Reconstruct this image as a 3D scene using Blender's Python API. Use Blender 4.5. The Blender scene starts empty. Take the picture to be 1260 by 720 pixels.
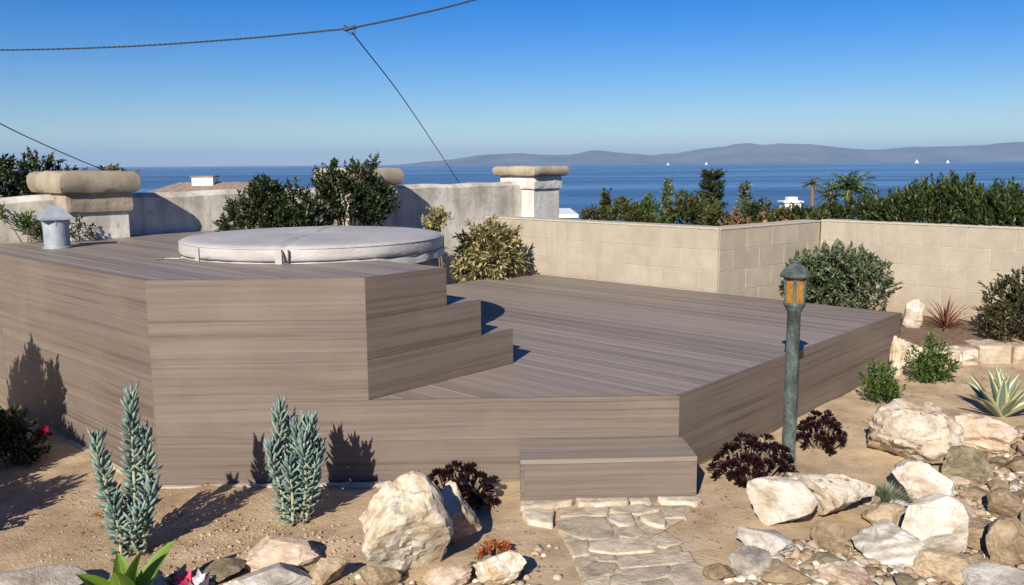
import bpy, bmesh, math, random
import numpy as np
from mathutils import Vector, Matrix, noise
R = math.radians
C = bpy.context.scene
COL = C.collection

# ------------------------------------------------------------------ camera, sky, sun, exposure
F, EYE, PITCH, ROLL = 1065.0, 1.6, 8.5, -0.42
cam = bpy.data.cameras.new('camera')
cam.sensor_width = 36.0
cam.lens = 36.0 * F / 1260.0
cam.clip_start, cam.clip_end = 0.05, 120000.0
cam_o = bpy.data.objects.new('camera', cam)
COL.objects.link(cam_o)
cam_o.matrix_world = Matrix.Translation((0, 0, EYE)) @ Matrix.Rotation(R(90 - PITCH), 4, 'X') @ Matrix.Rotation(R(ROLL), 4, 'Z')
C.camera = cam_o

SUN_AZ, SUN_EL = 19.0, 30.0             # the light travels 19 degrees to the right of straight ahead
w = bpy.data.worlds.new('World'); C.world = w; w.use_nodes = True
nt = w.node_tree
sky = nt.nodes.new('ShaderNodeTexSky'); sky.sky_type = 'NISHITA'; sky.sun_disc = False
sky.sun_elevation = R(SUN_EL); sky.sun_rotation = R(180 + SUN_AZ)
sky.altitude = 0.0; sky.air_density = 1.0; sky.dust_density = 0.1; sky.ozone_density = 6.0
bg = nt.nodes['Background']; bg.inputs['Strength'].default_value = 0.056
hs_ = nt.nodes.new('ShaderNodeHueSaturation'); hs_.inputs['Saturation'].default_value = 1.42; hs_.inputs['Value'].default_value = 1.2; hs_.inputs['Hue'].default_value = 0.518
nt.links.new(sky.outputs[0], hs_.inputs['Color']); nt.links.new(hs_.outputs[0], bg.inputs['Color'])
sl = bpy.data.lights.new('sun', 'SUN'); sl.energy = 5.0; sl.angle = R(0.5); sl.color = (1.0, 0.93, 0.82)
so = bpy.data.objects.new('sun', sl); COL.objects.link(so)
LD = Vector((math.sin(R(SUN_AZ)) * math.cos(R(SUN_EL)), math.cos(R(SUN_AZ)) * math.cos(R(SUN_EL)), -math.sin(R(SUN_EL))))
so.rotation_euler = LD.to_track_quat('-Z', 'Y').to_euler()
so.location = (-4, -12, 8)
C.view_settings.view_transform = 'Standard'; C.view_settings.look = 'None'
C.view_settings.exposure = 0.58; C.view_settings.gamma = 1.0; C.view_settings.use_curve_mapping = False
C.render.engine = 'CYCLES'
C.cycles.max_bounces = 6; C.cycles.diffuse_bounces = 3; C.cycles.glossy_bounces = 3
C.cycles.transmission_bounces = 4; C.cycles.transparent_max_bounces = 6; C.cycles.volume_bounces = 0
C.cycles.sample_clamp_indirect = 4.0

# ------------------------------------------------------------------ surveying: where a sight line meets a level or a distance
CR = np.array(cam_o.matrix_world.to_3x3())
def ray(px, py): return CR @ np.array([(px - 630) / F, (360 - py) / F, -1.0])
def at(px, py, z=-0.03):
    d = ray(px, py); t = (z - EYE) / d[2]
    return Vector((d[0] * t, d[1] * t, z))
def aty(px, py, y):
    d = ray(px, py); t = y / d[1]
    return Vector((d[0] * t, y, EYE + d[2] * t))

# ------------------------------------------------------------------ object helpers
def tag(o, label=None, cat=None, group=None, kind=None):
    if label: o['label'] = label
    if cat: o['category'] = cat
    if group: o['group'] = group
    if kind: o['kind'] = kind
    return o
def thing(name, label, cat, loc=(0, 0, 0), rz=0.0, group=None):
    o = bpy.data.objects.new(name, None); COL.objects.link(o)
    o.empty_display_size = 0.1
    o.location = loc; o.rotation_euler = (0, 0, rz)
    return tag(o, label, cat, group)
class MB:
    def __init__(s): s.v = []; s.f = []; s.uv = []; s.smooth = False
    def add(s, vs, fs, uvs=None):
        b = len(s.v); s.v.extend([tuple(p) for p in vs])
        for i, f in enumerate(fs):
            s.f.append(tuple(b + k for k in f))
            s.uv.append(uvs[i] if uvs else [(0, 0)] * len(f))
    def box(s, c, size, rz=0.0, ox=None):
        x, y, z = [k / 2 for k in size]; m = Matrix.Rotation(rz, 3, 'Z'); c = Vector(c)
        vs = [c + m @ Vector((a * x, b * y, d * z)) for d in (-1, 1) for b in (-1, 1) for a in (-1, 1)]
        r = random.random() * 20
        def q(pts): return [(p[0] + r, p[1] + r * 7) for p in pts]
        X, Y, Z = size
        s.add(vs, [(0, 2, 3, 1), (4, 5, 7, 6), (0, 1, 5, 4), (2, 6, 7, 3), (0, 4, 6, 2), (1, 3, 7, 5)],
              [q([(0, 0), (0, Y), (X, Y), (X, 0)]), q([(0, 0), (X, 0), (X, Y), (0, Y)]), q([(0, 0), (X, 0), (X, Z), (0, Z)]),
               q([(0, 0), (0, Z), (X, Z), (X, 0)]), q([(0, 0), (0, Z), (Y, Z), (Y, 0)]), q([(0, 0), (Y, 0), (Y, Z), (0, Z)])])
    def prism(s, poly, z0, z1, ux=None):          # poly counter-clockwise; ux = grain direction
        n = len(poly); r = random.random() * 20
        ux = Vector(ux) if ux else Vector((1, 0)); uy = Vector((-ux.y, ux.x))
        vs = [(p[0], p[1], z0) for p in poly] + [(p[0], p[1], z1) for p in poly]
        g = lambda p: (Vector(p[:2]).dot(ux) + r, Vector(p[:2]).dot(uy) + r * 7)
        s.add(vs, [tuple(range(n))[::-1], tuple(range(n, 2 * n))], [[g(p) for p in poly][::-1], [g(p) for p in poly]])
        for i in range(n):
            j = (i + 1) % n; L = (Vector(poly[j][:2]) - Vector(poly[i][:2])).length
            s.add([vs[i], vs[j], vs[n + j], vs[n + i]], [(0, 1, 2, 3)], [[(r, 0), (r + L, 0), (r + L, z1 - z0), (r, z1 - z0)]])
    def tube(s, pts, rad, n=8, cap=True):
        pts = [Vector(p) for p in pts]
        if not hasattr(rad, '__len__'): rad = [rad] * len(pts)
        rings = []; ref = Vector((0.31, 0.52, 0.8)); L = 0; ls = []
        for i, p in enumerate(pts):
            t = (pts[min(i + 1, len(pts) - 1)] - pts[max(i - 1, 0)]).normalized()
            a = t.cross(ref)
            if a.length < 1e-3: a = t.cross(Vector((1, 0, 0)))
            a.normalize(); b = t.cross(a)
            if i: L += (p - pts[i - 1]).length
            ls.append(L)
            rings.append([p + (a * math.cos(k * 2 * math.pi / n) + b * math.sin(k * 2 * math.pi / n)) * rad[i] for k in range(n)])
        vs = [q for r_ in rings for q in r_]; fs = []; uvs = []
        for i in range(len(pts) - 1):
            for k in range(n):
                k2 = (k + 1) % n
                fs.append((i * n + k, i * n + k2, (i + 1) * n + k2, (i + 1) * n + k))
                uvs.append([(ls[i], k / n), (ls[i], (k + 1) / n), (ls[i + 1], (k + 1) / n), (ls[i + 1], k / n)])
        if cap:
            fs.append(tuple(range(n))[::-1]); uvs.append([(0, 0)] * n)
            e = (len(pts) - 1) * n; fs.append(tuple(range(e, e + n))); uvs.append([(0, 0)] * n)
        s.add(vs, fs, uvs)
    def lathe(s, prof, n=24, c=(0, 0, 0), rot=0.0):
        vs = []
        for (r, z) in prof:
            for k in range(n):
                a = rot + 2 * math.pi * k / n
                vs.append((c[0] + r * math.cos(a), c[1] + r * math.sin(a), c[2] + z))
        fs = []
        for i in range(len(prof) - 1):
            for k in range(n):
                k2 = (k + 1) % n
                fs.append((i * n + k, i * n + k2, (i + 1) * n + k2, (i + 1) * n + k))
        s.add(vs, fs)
        m = len(prof) - 1
        s.add([vs[k] for k in range(n)], [tuple(range(n))[::-1]]); s.add([vs[m * n + k] for k in range(n)], [tuple(range(n))])
    def build(s, name, mat, parent=None, smooth=False, bevel=0.0, loc=None, angle=None):
        me = bpy.data.meshes.new(name); me.from_pydata(s.v, [], s.f)
        ul = me.uv_layers.new(name='UVMap')
        ul.data.foreach_set('uv', np.array([c for f in s.uv for p in f for c in p], dtype=np.float32))
        me.update()
        return finish(me, name, mat, parent, smooth, bevel, loc)
def finish(me, name, mat, parent=None, smooth=False, bevel=0.0, loc=None):
    if mat: me.materials.append(mat)
    if smooth: me.polygons.foreach_set('use_smooth', [True] * len(me.polygons))
    o = bpy.data.objects.new(name, me); COL.objects.link(o)
    if parent: o.parent = parent
    if loc is not None: o.location = loc
    if bevel:
        b = o.modifiers.new('bevel', 'BEVEL'); b.width = bevel; b.segments = 2; b.limit_method = 'ANGLE'; b.angle_limit = R(35)
    return o
def from_np(name, v, f, mat, parent=None, smooth=False, uv=None, loc=None):
    me = bpy.data.meshes.new(name); n = f.shape[1]
    me.vertices.add(len(v)); me.vertices.foreach_set('co', v.astype(np.float32).ravel())
    me.loops.add(f.size); me.loops.foreach_set('vertex_index', f.astype(np.int32).ravel())
    me.polygons.add(len(f)); me.polygons.foreach_set('loop_start', np.arange(0, f.size, n, dtype=np.int32))
    me.update(calc_edges=True)
    if uv is not None:
        ul = me.uv_layers.new(name='UVMap'); ul.data.foreach_set('uv', uv[f.ravel()].astype(np.float32).ravel())
    return finish(me, name, mat, parent, smooth, 0.0, loc)

# ------------------------------------------------------------------ material helpers
class NT:
    def __init__(s, name):
        s.m = bpy.data.materials.new(name); s.m.use_nodes = True
        s.t = s.m.node_tree; s.b = s.t.nodes['Principled BSDF']; s.out = s.t.nodes['Material Output']
    def n(s, typ, **kw):
        nd = s.t.nodes.new(typ)
        for k, v in kw.items():
            if k in nd.inputs: s.set(nd.inputs[k], v)
            else: setattr(nd, k, v)
        return nd
    def set(s, inp, v):
        if hasattr(v, 'node'): s.t.links.new(v, inp)
        else: inp.default_value = v
    def noise(s, vec, scale, detail=4, rough=0.55, dist=0.0):
        nd = s.n('ShaderNodeTexNoise'); s.set(nd.inputs['Vector'], vec)
        nd.inputs['Scale'].default_value = scale; nd.inputs['Detail'].default_value = detail
        nd.inputs['Roughness'].default_value = rough; nd.inputs['Distortion'].default_value = dist
        return nd.outputs['Fac']
    def ramp(s, fac, stops):
        nd = s.n('ShaderNodeValToRGB'); s.set(nd.inputs[0], fac); e = nd.color_ramp.elements
        while len(e) < len(stops): e.new(0.5)
        for i, (p, c) in enumerate(stops):
            e[i].position = p; e[i].color = tuple(c) + (1,) if hasattr(c, '__len__') else (c, c, c, 1)
        return nd.outputs[0]
    def mix(s, fac, a, b, blend='MIX'):
        nd = s.n('ShaderNodeMix', data_type='RGBA', blend_type=blend)
        s.set(nd.inputs[0], fac)
        for i, v in ((6, a), (7, b)):
            s.set(nd.inputs[i], tuple(v) + (1,) if not hasattr(v, 'node') and len(v) == 3 else v)
        return nd.outputs[2]
    def math(s, op, a, b=0.0):
        nd = s.n('ShaderNodeMath', operation=op); s.set(nd.inputs[0], a); s.set(nd.inputs[1], b); return nd.outputs[0]
    def map(s, vec, scale=(1, 1, 1), loc=(0, 0, 0), rot=(0, 0, 0)):
        nd = s.n('ShaderNodeMapping'); s.set(nd.inputs['Vector'], vec); s.set(nd.inputs['Scale'], scale)
        s.set(nd.inputs['Location'], loc); s.set(nd.inputs['Rotation'], rot); return nd.outputs[0]
    def co(s, k='Object'): return s.n('ShaderNodeTexCoord').outputs[k]
    def pos(s): return s.n('ShaderNodeNewGeometry').outputs['Position']
    def bump(s, h, strength=0.3, dist=0.02):
        nd = s.n('ShaderNodeBump'); s.set(nd.inputs['Height'], h); nd.inputs['Strength'].default_value = strength
        nd.inputs['Distance'].default_value = dist; s.t.links.new(nd.outputs[0], s.b.inputs['Normal'])
    def base(s, c, rough=0.8, metal=0.0, spec=0.3):
        s.set(s.b.inputs['Base Color'], tuple(c) + (1,) if not hasattr(c, 'node') and len(c) == 3 else c)
        s.set(s.b.inputs['Roughness'], rough); s.b.inputs['Metallic'].default_value = metal
        s.b.inputs['Specular IOR Level'].default_value = spec
        return s.m
def combine_rand(t, vec):                        # shift a texture by the object's own random number
    oi = t.n('ShaderNodeObjectInfo').outputs['Random']
    cx = t.n('ShaderNodeCombineXYZ'); a = t.math('MULTIPLY', oi, 37.0); t.set(cx.inputs[0], a); t.set(cx.inputs[1], t.math('MULTIPLY', oi, 91.0))
    ad = t.n('ShaderNodeVectorMath', operation='ADD'); t.set(ad.inputs[0], vec); t.set(ad.inputs[1], cx.outputs[0])
    return ad.outputs[0], oi

def wood(name, dark, mid, light, rough=0.55, vary=0.10):
    t = NT(name); uv = t.co('UV')
    rnd = t.n('ShaderNodeNewGeometry').outputs['Random Per Island']
    wob = t.noise(t.map(uv, (0.9, 3.0, 1)), 1.0, 2)
    sh = t.n('ShaderNodeCombineXYZ'); t.set(sh.inputs[1], t.math('MULTIPLY', wob, 0.035))
    ad = t.n('ShaderNodeVectorMath', operation='ADD'); t.set(ad.inputs[0], uv); t.set(ad.inputs[1], sh.outputs[0])
    uv2 = ad.outputs[0]
    g1 = t.noise(t.map(uv2, (0.75, 60, 1)), 1.0, 5, 0.6)
    g2 = t.noise(t.map(uv2, (0.32, 20, 1)), 1.0, 3, 0.5)
    g3 = t.noise(t.map(uv2, (9, 160, 1)), 1.0, 3, 0.6)
    h = t.math('ADD', t.math('MULTIPLY', g1, 0.5), t.math('ADD', t.math('MULTIPLY', g2, 0.38), t.math('MULTIPLY', g3, 0.12)))
    c = t.ramp(h, [(0.36, dark), (0.47, mid), (0.62, light)])
    hv = t.n('ShaderNodeHueSaturation'); t.set(hv.inputs['Color'], c); t.set(hv.inputs['Value'], t.math('ADD', t.math('MULTIPLY', rnd, vary), 1 - vary / 2))
    dirt = t.noise(t.pos(), 2.2, 4)
    c2 = t.mix(t.ramp(dirt, [(0.5, 0), (0.75, 0.22)]), hv.outputs[0], (0.30, 0.24, 0.18))
    t.bump(h, 0.25, 0.004)
    return t.base(c2, t.math('ADD', t.math('MULTIPLY', g1, 0.3), rough - 0.15), 0, 0.35)
def leafmat(name, stops, transl=0.25, rough=0.5, spec=0.35):
    t = NT(name); rnd = t.n('ShaderNodeNewGeometry').outputs['Random Per Island']
    big = t.noise(t.pos(), 9.0, 2)
    f = t.math('ADD', t.math('MULTIPLY', rnd, 0.75), t.math('MULTIPLY', big, 0.25))
    c = t.ramp(f, stops); t.base(c, rough, 0, spec)
    tr = t.n('ShaderNodeBsdfTranslucent'); t.set(tr.inputs[0], c)
    mx = t.n('ShaderNodeMixShader'); mx.inputs[0].default_value = transl
    t.t.links.new(t.b.outputs[0], mx.inputs[1]); t.t.links.new(tr.outputs[0], mx.inputs[2]); t.t.links.new(mx.outputs[0], t.out.inputs[0])
    return t.m
def rockmat(name, light, mid, dark, vein=0.5, pits=0.0, band=0.0, scale=1.0):
    t = NT(name); v, oi = combine_rand(t, t.pos())
    a = t.noise(v, 5 * scale, 5, 0.6, 0.6); b = t.noise(t.map(v, (1, 1, 2.0), rot=(0.5, 0.3, 0)), 14 * scale, 6, 0.68, 0.25)
    fine = t.noise(v, 70, 4, 0.7)
    h = t.math('ADD', t.math('MULTIPLY', a, 0.55), t.math('MULTIPLY', b, 0.45))
    c = t.ramp(h, [(0.38, dark), (0.48, mid), (0.57, light)])
    if band:
        wv = t.n('ShaderNodeTexWave', wave_type='BANDS', bands_direction='Z'); t.set(wv.inputs['Vector'], t.map(v, rot=(0.4, 0.25, 0)))
        wv.inputs['Scale'].default_value = 7; wv.inputs['Distortion'].default_value = 6; wv.inputs['Detail'].default_value = 3
        c = t.mix(t.math('MULTIPLY', wv.outputs['Fac'], band), c, dark)
    vn = t.noise(t.map(v, (1, 1.6, 0.8), rot=(0.9, 0.4, 0.2)), 5.5 * scale, 4, 0.55, 1.2)
    cr = t.math('MULTIPLY', t.ramp(t.math('ABSOLUTE', t.math('SUBTRACT', vn, 0.5)), [(0.0, 1.0), (0.022, 0.0)]), t.ramp(a, [(0.42, 0), (0.6, vein)]))
    c = t.mix(cr, c, tuple(k * 0.55 for k in dark))
    c = t.mix(t.ramp(fine, [(0.5, 0), (0.72, 0.5)]), c, tuple(k * 0.72 for k in mid))
    hh = t.math('ADD', t.math('MULTIPLY', b, 0.7), t.math('ADD', t.math('MULTIPLY', fine, 0.5), t.math('MULTIPLY', cr, -0.5)))
    if pits:
        pv = t.n('ShaderNodeTexVoronoi'); t.set(pv.inputs['Vector'], v); pv.inputs['Scale'].default_value = 26; pv.inputs['Randomness'].default_value = 1
        pt = t.math('MULTIPLY', t.ramp(pv.outputs['Distance'], [(0.18, 1), (0.36, 0)]), t.ramp(t.noise(v, 9, 3), [(0.46, 0), (0.55, 1)]))
        hh = t.math('ADD', hh, t.math('MULTIPLY', pt, -1.2 * pits))
        c = t.mix(t.math('MULTIPLY', pt, 0.75), c, (0.17, 0.12, 0.075))
    hs = t.n('ShaderNodeHueSaturation'); t.set(hs.inputs['Color'], c); t.set(hs.inputs['Value'], t.math('ADD', t.math('MULTIPLY', oi, 0.3), 0.85))
    t.bump(hh, 0.5, 0.02)
    return t.base(hs.outputs[0], 0.85, 0, 0.2)
def plain(name, c, rough=0.6, metal=0.0, var=0.15, scale=20, spec=0.3, bump=0.1):
    t = NT(name); nz = t.noise(t.pos(), scale, 4)
    cc = t.ramp(nz, [(0.3, tuple(k * (1 - var) for k in c)), (0.7, tuple(min(1, k * (1 + var)) for k in c))])
    if bump: t.bump(nz, bump, 0.01)
    return t.base(cc, rough, metal, spec)

M = {}
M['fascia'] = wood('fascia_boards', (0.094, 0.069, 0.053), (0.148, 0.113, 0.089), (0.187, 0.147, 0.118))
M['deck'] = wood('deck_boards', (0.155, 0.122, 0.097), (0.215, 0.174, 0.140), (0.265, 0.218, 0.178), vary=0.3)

def sand():
    t = NT('sandy_soil'); p = t.pos()
    big = t.noise(p, 0.9, 4); med = t.noise(p, 5, 5, 0.6); fine = t.noise(p, 60, 5, 0.7); grit = t.noise(p, 190, 3, 0.7)
    c = t.ramp(med, [(0.33, (0.36, 0.255, 0.155)), (0.52, (0.49, 0.365, 0.225)), (0.68, (0.57, 0.44, 0.285))])
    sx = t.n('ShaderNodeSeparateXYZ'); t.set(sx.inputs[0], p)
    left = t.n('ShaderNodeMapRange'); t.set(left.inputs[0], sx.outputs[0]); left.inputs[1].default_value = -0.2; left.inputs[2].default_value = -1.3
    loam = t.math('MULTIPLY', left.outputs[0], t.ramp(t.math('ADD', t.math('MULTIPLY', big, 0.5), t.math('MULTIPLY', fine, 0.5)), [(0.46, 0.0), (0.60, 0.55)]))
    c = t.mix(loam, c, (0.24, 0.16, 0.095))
    c = t.mix(t.ramp(grit, [(0.55, 0), (0.75, 0.5)]), c, (0.20, 0.14, 0.085))
    c = t.mix(t.ramp(fine, [(0.62, 0), (0.8, 0.5)]), c, (0.55, 0.43, 0.29))
    t.bump(t.math('ADD', t.math('MULTIPLY', fine, 0.6), t.math('ADD', t.math('MULTIPLY', grit, 0.25), med)), 0.55, 0.025)
    return t.base(c, 0.95, 0, 0.1)
M['sand'] = sand()
M['bed'] = plain('bed_soil', (0.19, 0.13, 0.085), 0.95, var=0.4, scale=25, spec=0.1, bump=0.5)
M['hill_soil'] = plain('hillside_scrub', (0.10, 0.095, 0.045), 0.95, var=0.5, scale=0.35, spec=0.1, bump=0.3)

def stucco(name='old_stucco', c1=(0.70, 0.655, 0.575), c2=(0.46, 0.41, 0.335), grime=0.75):
    t = NT(name); p = t.pos()
    a = t.noise(p, 2.0, 5, 0.6); st = t.noise(t.map(p, (7, 7, 0.7)), 1.0, 4, 0.6); fi = t.noise(p, 26, 5, 0.6)
    tro = t.noise(t.map(p, (1, 1, 1.4)), 8, 3, 0.5, 1.5)
    c = t.ramp(a, [(0.35, c2), (0.6, c1)])
    c = t.mix(t.math('MULTIPLY', t.ramp(st, [(0.45, 0), (0.7, grime)]), t.ramp(a, [(0.3, 1), (0.7, 0.3)])), c, (0.20, 0.165, 0.125))
    c = t.mix(t.ramp(fi, [(0.52, 0), (0.72, 0.5)]), c, (0.25, 0.21, 0.16))
    t.bump(t.math('ADD', t.math('MULTIPLY', tro, 0.3), t.math('MULTIPLY', fi, 0.25)), 0.35, 0.02)
    return t.base(c, 0.92, 0, 0.15)
M['stucco'] = stucco()
M['white_stucco'] = stucco('white_stucco', (0.68, 0.65, 0.60), (0.52, 0.49, 0.44), 0.45)
M['cap'] = stucco('weathered_cap', (0.42, 0.35, 0.255), (0.26, 0.21, 0.15), 0.85)
def block_m():
    t = NT('tan_block'); p = t.pos(); rnd = t.n('ShaderNodeNewGeometry').outputs['Random Per Island']
    c = t.ramp(t.math('ADD', t.math('MULTIPLY', rnd, 0.16), t.math('MULTIPLY', t.noise(p, 5, 6, 0.65), 0.84)), [(0.3, (0.33, 0.28, 0.21)), (0.7, (0.425, 0.37, 0.29))])
    st = t.noise(t.map(p, (9, 9, 0.6)), 1.0, 4, 0.6); pa = t.noise(p, 1.3, 3)
    c = t.mix(t.math('MULTIPLY', t.ramp(st, [(0.52, 0), (0.75, 0.65)]), t.ramp(pa, [(0.4, 0), (0.6, 1)])), c, (0.235, 0.195, 0.145))
    c = t.mix(t.ramp(t.noise(p, 45, 4, 0.7), [(0.55, 0), (0.75, 0.4)]), c, (0.25, 0.21, 0.155))
    sz = t.n('ShaderNodeSeparateXYZ'); t.set(sz.inputs[0], p)
    spl = t.n('ShaderNodeMapRange'); t.set(spl.inputs[0], t.math('ADD', sz.outputs[2], t.math('MULTIPLY', t.noise(p, 7, 4), -0.35))); spl.inputs[1].default_value = 0.16; spl.inputs[2].default_value = -0.04
    c = t.mix(t.math('MULTIPLY', spl.outputs[0], 0.6), c, (0.30, 0.215, 0.135))
    t.bump(t.math('ADD', t.noise(p, 90, 4, 0.7), t.math('MULTIPLY', t.noise(p, 12, 3), 0.4)), 0.5, 0.01)
    return t.base(c, 0.95, 0, 0.1)
M['block'] = block_m()
M['mortar'] = plain('pale_mortar', (0.42, 0.37, 0.295), 0.95, var=0.15, scale=30, spec=0.1, bump=0.3)
M['galv'] = plain('galvanised_metal', (0.33, 0.36, 0.38), 0.6, 0.3, 0.2, 14, 0.4, 0.05)
def vinyl():
    t = NT('grey_vinyl'); p = t.pos()
    a = t.noise(p, 3, 4); w_ = t.noise(t.map(p, (1, 1, 3)), 5, 4, 0.6, 0.8); f = t.noise(p, 220, 2)
    c = t.ramp(a, [(0.35, (0.36, 0.335, 0.31)), (0.65, (0.44, 0.415, 0.385))])
    t.bump(t.math('ADD', w_, t.math('MULTIPLY', f, 0.05)), 0.35, 0.03)
    return t.base(c, 0.55, 0, 0.35)
M['vinyl'] = vinyl()
M['strap'] = plain('dark_strap', (0.07, 0.07, 0.075), 0.6)
M['shell'] = plain('spa_shell', (0.13, 0.10, 0.08), 0.6)
def bronze():
    t = NT('verdigris_bronze'); p = t.pos()
    a = t.noise(t.map(p, (1, 1, 0.4)), 14, 5, 0.65); b = t.noise(p, 60, 4, 0.7)
    c = t.ramp(t.math('ADD', t.math('MULTIPLY', a, 0.7), t.math('MULTIPLY', b, 0.3)), [(0.36, (0.035, 0.036, 0.03)), (0.48, (0.072, 0.088, 0.078)), (0.60, (0.135, 0.185, 0.17)), (0.75, (0.32, 0.40, 0.37))])
    t.bump(b, 0.2, 0.004)
    return t.base(c, 0.7, 0.15, 0.3)
M['bronze'] = bronze()
def amber():
    t = NT('amber_glass'); p = t.pos(); n_ = t.noise(p, 40, 3)
    c = t.ramp(n_, [(0.3, (0.36, 0.155, 0.03)), (0.7, (0.52, 0.27, 0.07))])
    t.base(c, 0.25, 0, 0.5); tr = t.n('ShaderNodeBsdfTranslucent'); t.set(tr.inputs[0], c)
    mx = t.n('ShaderNodeMixShader'); mx.inputs[0].default_value = 0.35
    t.t.links.new(t.b.outputs[0], mx.inputs[1]); t.t.links.new(tr.outputs[0], mx.inputs[2]); t.t.links.new(mx.outputs[0], t.out.inputs[0])
    return t.m
M['amber'] = amber()
M['wire'] = plain('black_cable', (0.035, 0.037, 0.042), 0.6)
M['white_paint'] = plain('white_paint', (0.75, 0.74, 0.72), 0.6, var=0.05)
M['roof_tile'] = plain('brown_roof_tile', (0.26, 0.20, 0.15), 0.9, var=0.35, scale=6)
M['window'] = plain('window_glass', (0.03, 0.035, 0.04), 0.1, var=0.1, spec=0.6)

M['bark'] = plain('bark', (0.16, 0.115, 0.08), 0.9, var=0.4, scale=40, bump=0.4)
M['pale_stem'] = plain('pale_stem', (0.36, 0.34, 0.20), 0.8, var=0.2, scale=40)
M['dark_green'] = leafmat('dark_green_leaf', [(0.1, (0.016, 0.026, 0.009)), (0.5, (0.034, 0.052, 0.018)), (0.9, (0.095, 0.112, 0.045))], 0.2, 0.42)
M['hedge'] = leafmat('hedge_leaf', [(0.1, (0.014, 0.027, 0.008)), (0.5, (0.034, 0.058, 0.015)), (0.8, (0.085, 0.105, 0.028)), (0.95, (0.22, 0.20, 0.065))], 0.25, 0.42)
M['grey_green'] = leafmat('grey_green_leaf', [(0.1, (0.045, 0.065, 0.032)), (0.5, (0.10, 0.13, 0.066)), (0.9, (0.21, 0.235, 0.135))], 0.15, 0.5)
M['yellow_green'] = leafmat('variegated_leaf', [(0.1, (0.07, 0.07, 0.025)), (0.4, (0.19, 0.17, 0.065)), (0.7, (0.40, 0.34, 0.15)), (0.95, (0.46, 0.40, 0.24))], 0.2, 0.55)
M['bright_green'] = leafmat('bright_green_leaf', [(0.1, (0.03, 0.065, 0.012)), (0.5, (0.065, 0.115, 0.022)), (0.9, (0.15, 0.20, 0.05))], 0.25, 0.42)
M['bronze_green'] = leafmat('bronze_green_leaf', [(0.1, (0.03, 0.036, 0.015)), (0.5, (0.06, 0.062, 0.025)), (0.9, (0.14, 0.105, 0.045))], 0.2, 0.45)
M['olive'] = leafmat('olive_leaf', [(0.1, (0.03, 0.04, 0.012)), (0.5, (0.075, 0.085, 0.022)), (0.9, (0.16, 0.155, 0.045))], 0.25, 0.5)
M['teal'] = leafmat('blue_green_succulent', [(0.1, (0.095, 0.155, 0.13)), (0.5, (0.165, 0.235, 0.195)), (0.9, (0.28, 0.35, 0.275))], 0.06, 0.5)
M['dry'] = leafmat('dry_leaf', [(0.1, (0.16, 0.11, 0.06)), (0.6, (0.30, 0.22, 0.13)), (0.9, (0.38, 0.31, 0.21))], 0.1, 0.8)
M['burgundy'] = leafmat('burgundy_succulent', [(0.1, (0.008, 0.004, 0.004)), (0.6, (0.018, 0.006, 0.007)), (0.92, (0.045, 0.010, 0.010)), (1.0, (0.08, 0.02, 0.02))], 0.03, 0.4)
M['orange_succ'] = leafmat('orange_succulent', [(0.1, (0.20, 0.05, 0.02)), (0.5, (0.38, 0.10, 0.03)), (0.9, (0.48, 0.19, 0.05))], 0.1, 0.45)
M['red_leaf'] = leafmat('red_bronze_leaf', [(0.1, (0.10, 0.04, 0.025)), (0.5, (0.20, 0.085, 0.05)), (0.9, (0.28, 0.16, 0.09))], 0.15, 0.5)
M['orange_flower'] = leafmat('orange_blossom', [(0.1, (0.20, 0.10, 0.045)), (0.9, (0.36, 0.20, 0.11))], 0.2)
M['yellow_flower'] = leafmat('yellow_blossom', [(0.1, (0.45, 0.38, 0.03)), (0.9, (0.60, 0.50, 0.06))], 0.2)
M['red_flower'] = leafmat('red_petal', [(0.1, (0.25, 0.008, 0.02)), (0.9, (0.26, 0.015, 0.03))], 0.25)
M['pink_flower'] = leafmat('pink_petal', [(0.1, (0.60, 0.05, 0.13)), (0.9, (0.72, 0.12, 0.22))], 0.25)
M['white_petal'] = leafmat('white_petal', [(0.1, (0.70, 0.60, 0.62)), (0.9, (0.80, 0.74, 0.74))], 0.25)
M['tuft'] = leafmat('grey_grass_blade', [(0.1, (0.10, 0.125, 0.075)), (0.9, (0.20, 0.225, 0.15))], 0.15, 0.6)
def agave_m():
    t = NT('striped_agave_leaf'); uv = t.co('UV'); sx = t.n('ShaderNodeSeparateXYZ'); t.set(sx.inputs[0], uv)
    d = t.math('ABSOLUTE', t.math('SUBTRACT', sx.outputs[0], 0.5))
    nz = t.noise(t.map(uv, (14, 1.5, 1)), 1.0, 3)
    d2 = t.math('ADD', d, t.math('MULTIPLY', nz, 0.12))
    c = t.ramp(d2, [(0.26, (0.15, 0.20, 0.14)), (0.34, (0.20, 0.25, 0.16)), (0.38, (0.52, 0.50, 0.26))])
    return t.base(c, 0.5, 0, 0.35)
M['agave'] = agave_m()
def broad_m():
    t = NT('broad_green_leaf'); uv = t.co('UV'); sx = t.n('ShaderNodeSeparateXYZ'); t.set(sx.inputs[0], uv)
    nz = t.noise(t.map(uv, (34, 1.2, 1)), 1.0, 3)
    mid = t.ramp(t.math('ABSOLUTE', t.math('SUBTRACT', sx.outputs[0], 0.5)), [(0.0, 1.0), (0.05, 0.0)])
    c = t.mix(mid, t.ramp(nz, [(0.35, (0.10, 0.19, 0.018)), (0.65, (0.19, 0.29, 0.03))]), (0.30, 0.38, 0.09))
    t.base(c, 0.4, 0, 0.4); tr = t.n('ShaderNodeBsdfTranslucent'); t.set(tr.inputs[0], c)
    mx = t.n('ShaderNodeMixShader'); mx.inputs[0].default_value = 0.3
    t.t.links.new(t.b.outputs[0], mx.inputs[1]); t.t.links.new(tr.outputs[0], mx.inputs[2]); t.t.links.new(mx.outputs[0], t.out.inputs[0])
    return t.m
M['broad'] = broad_m()
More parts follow.
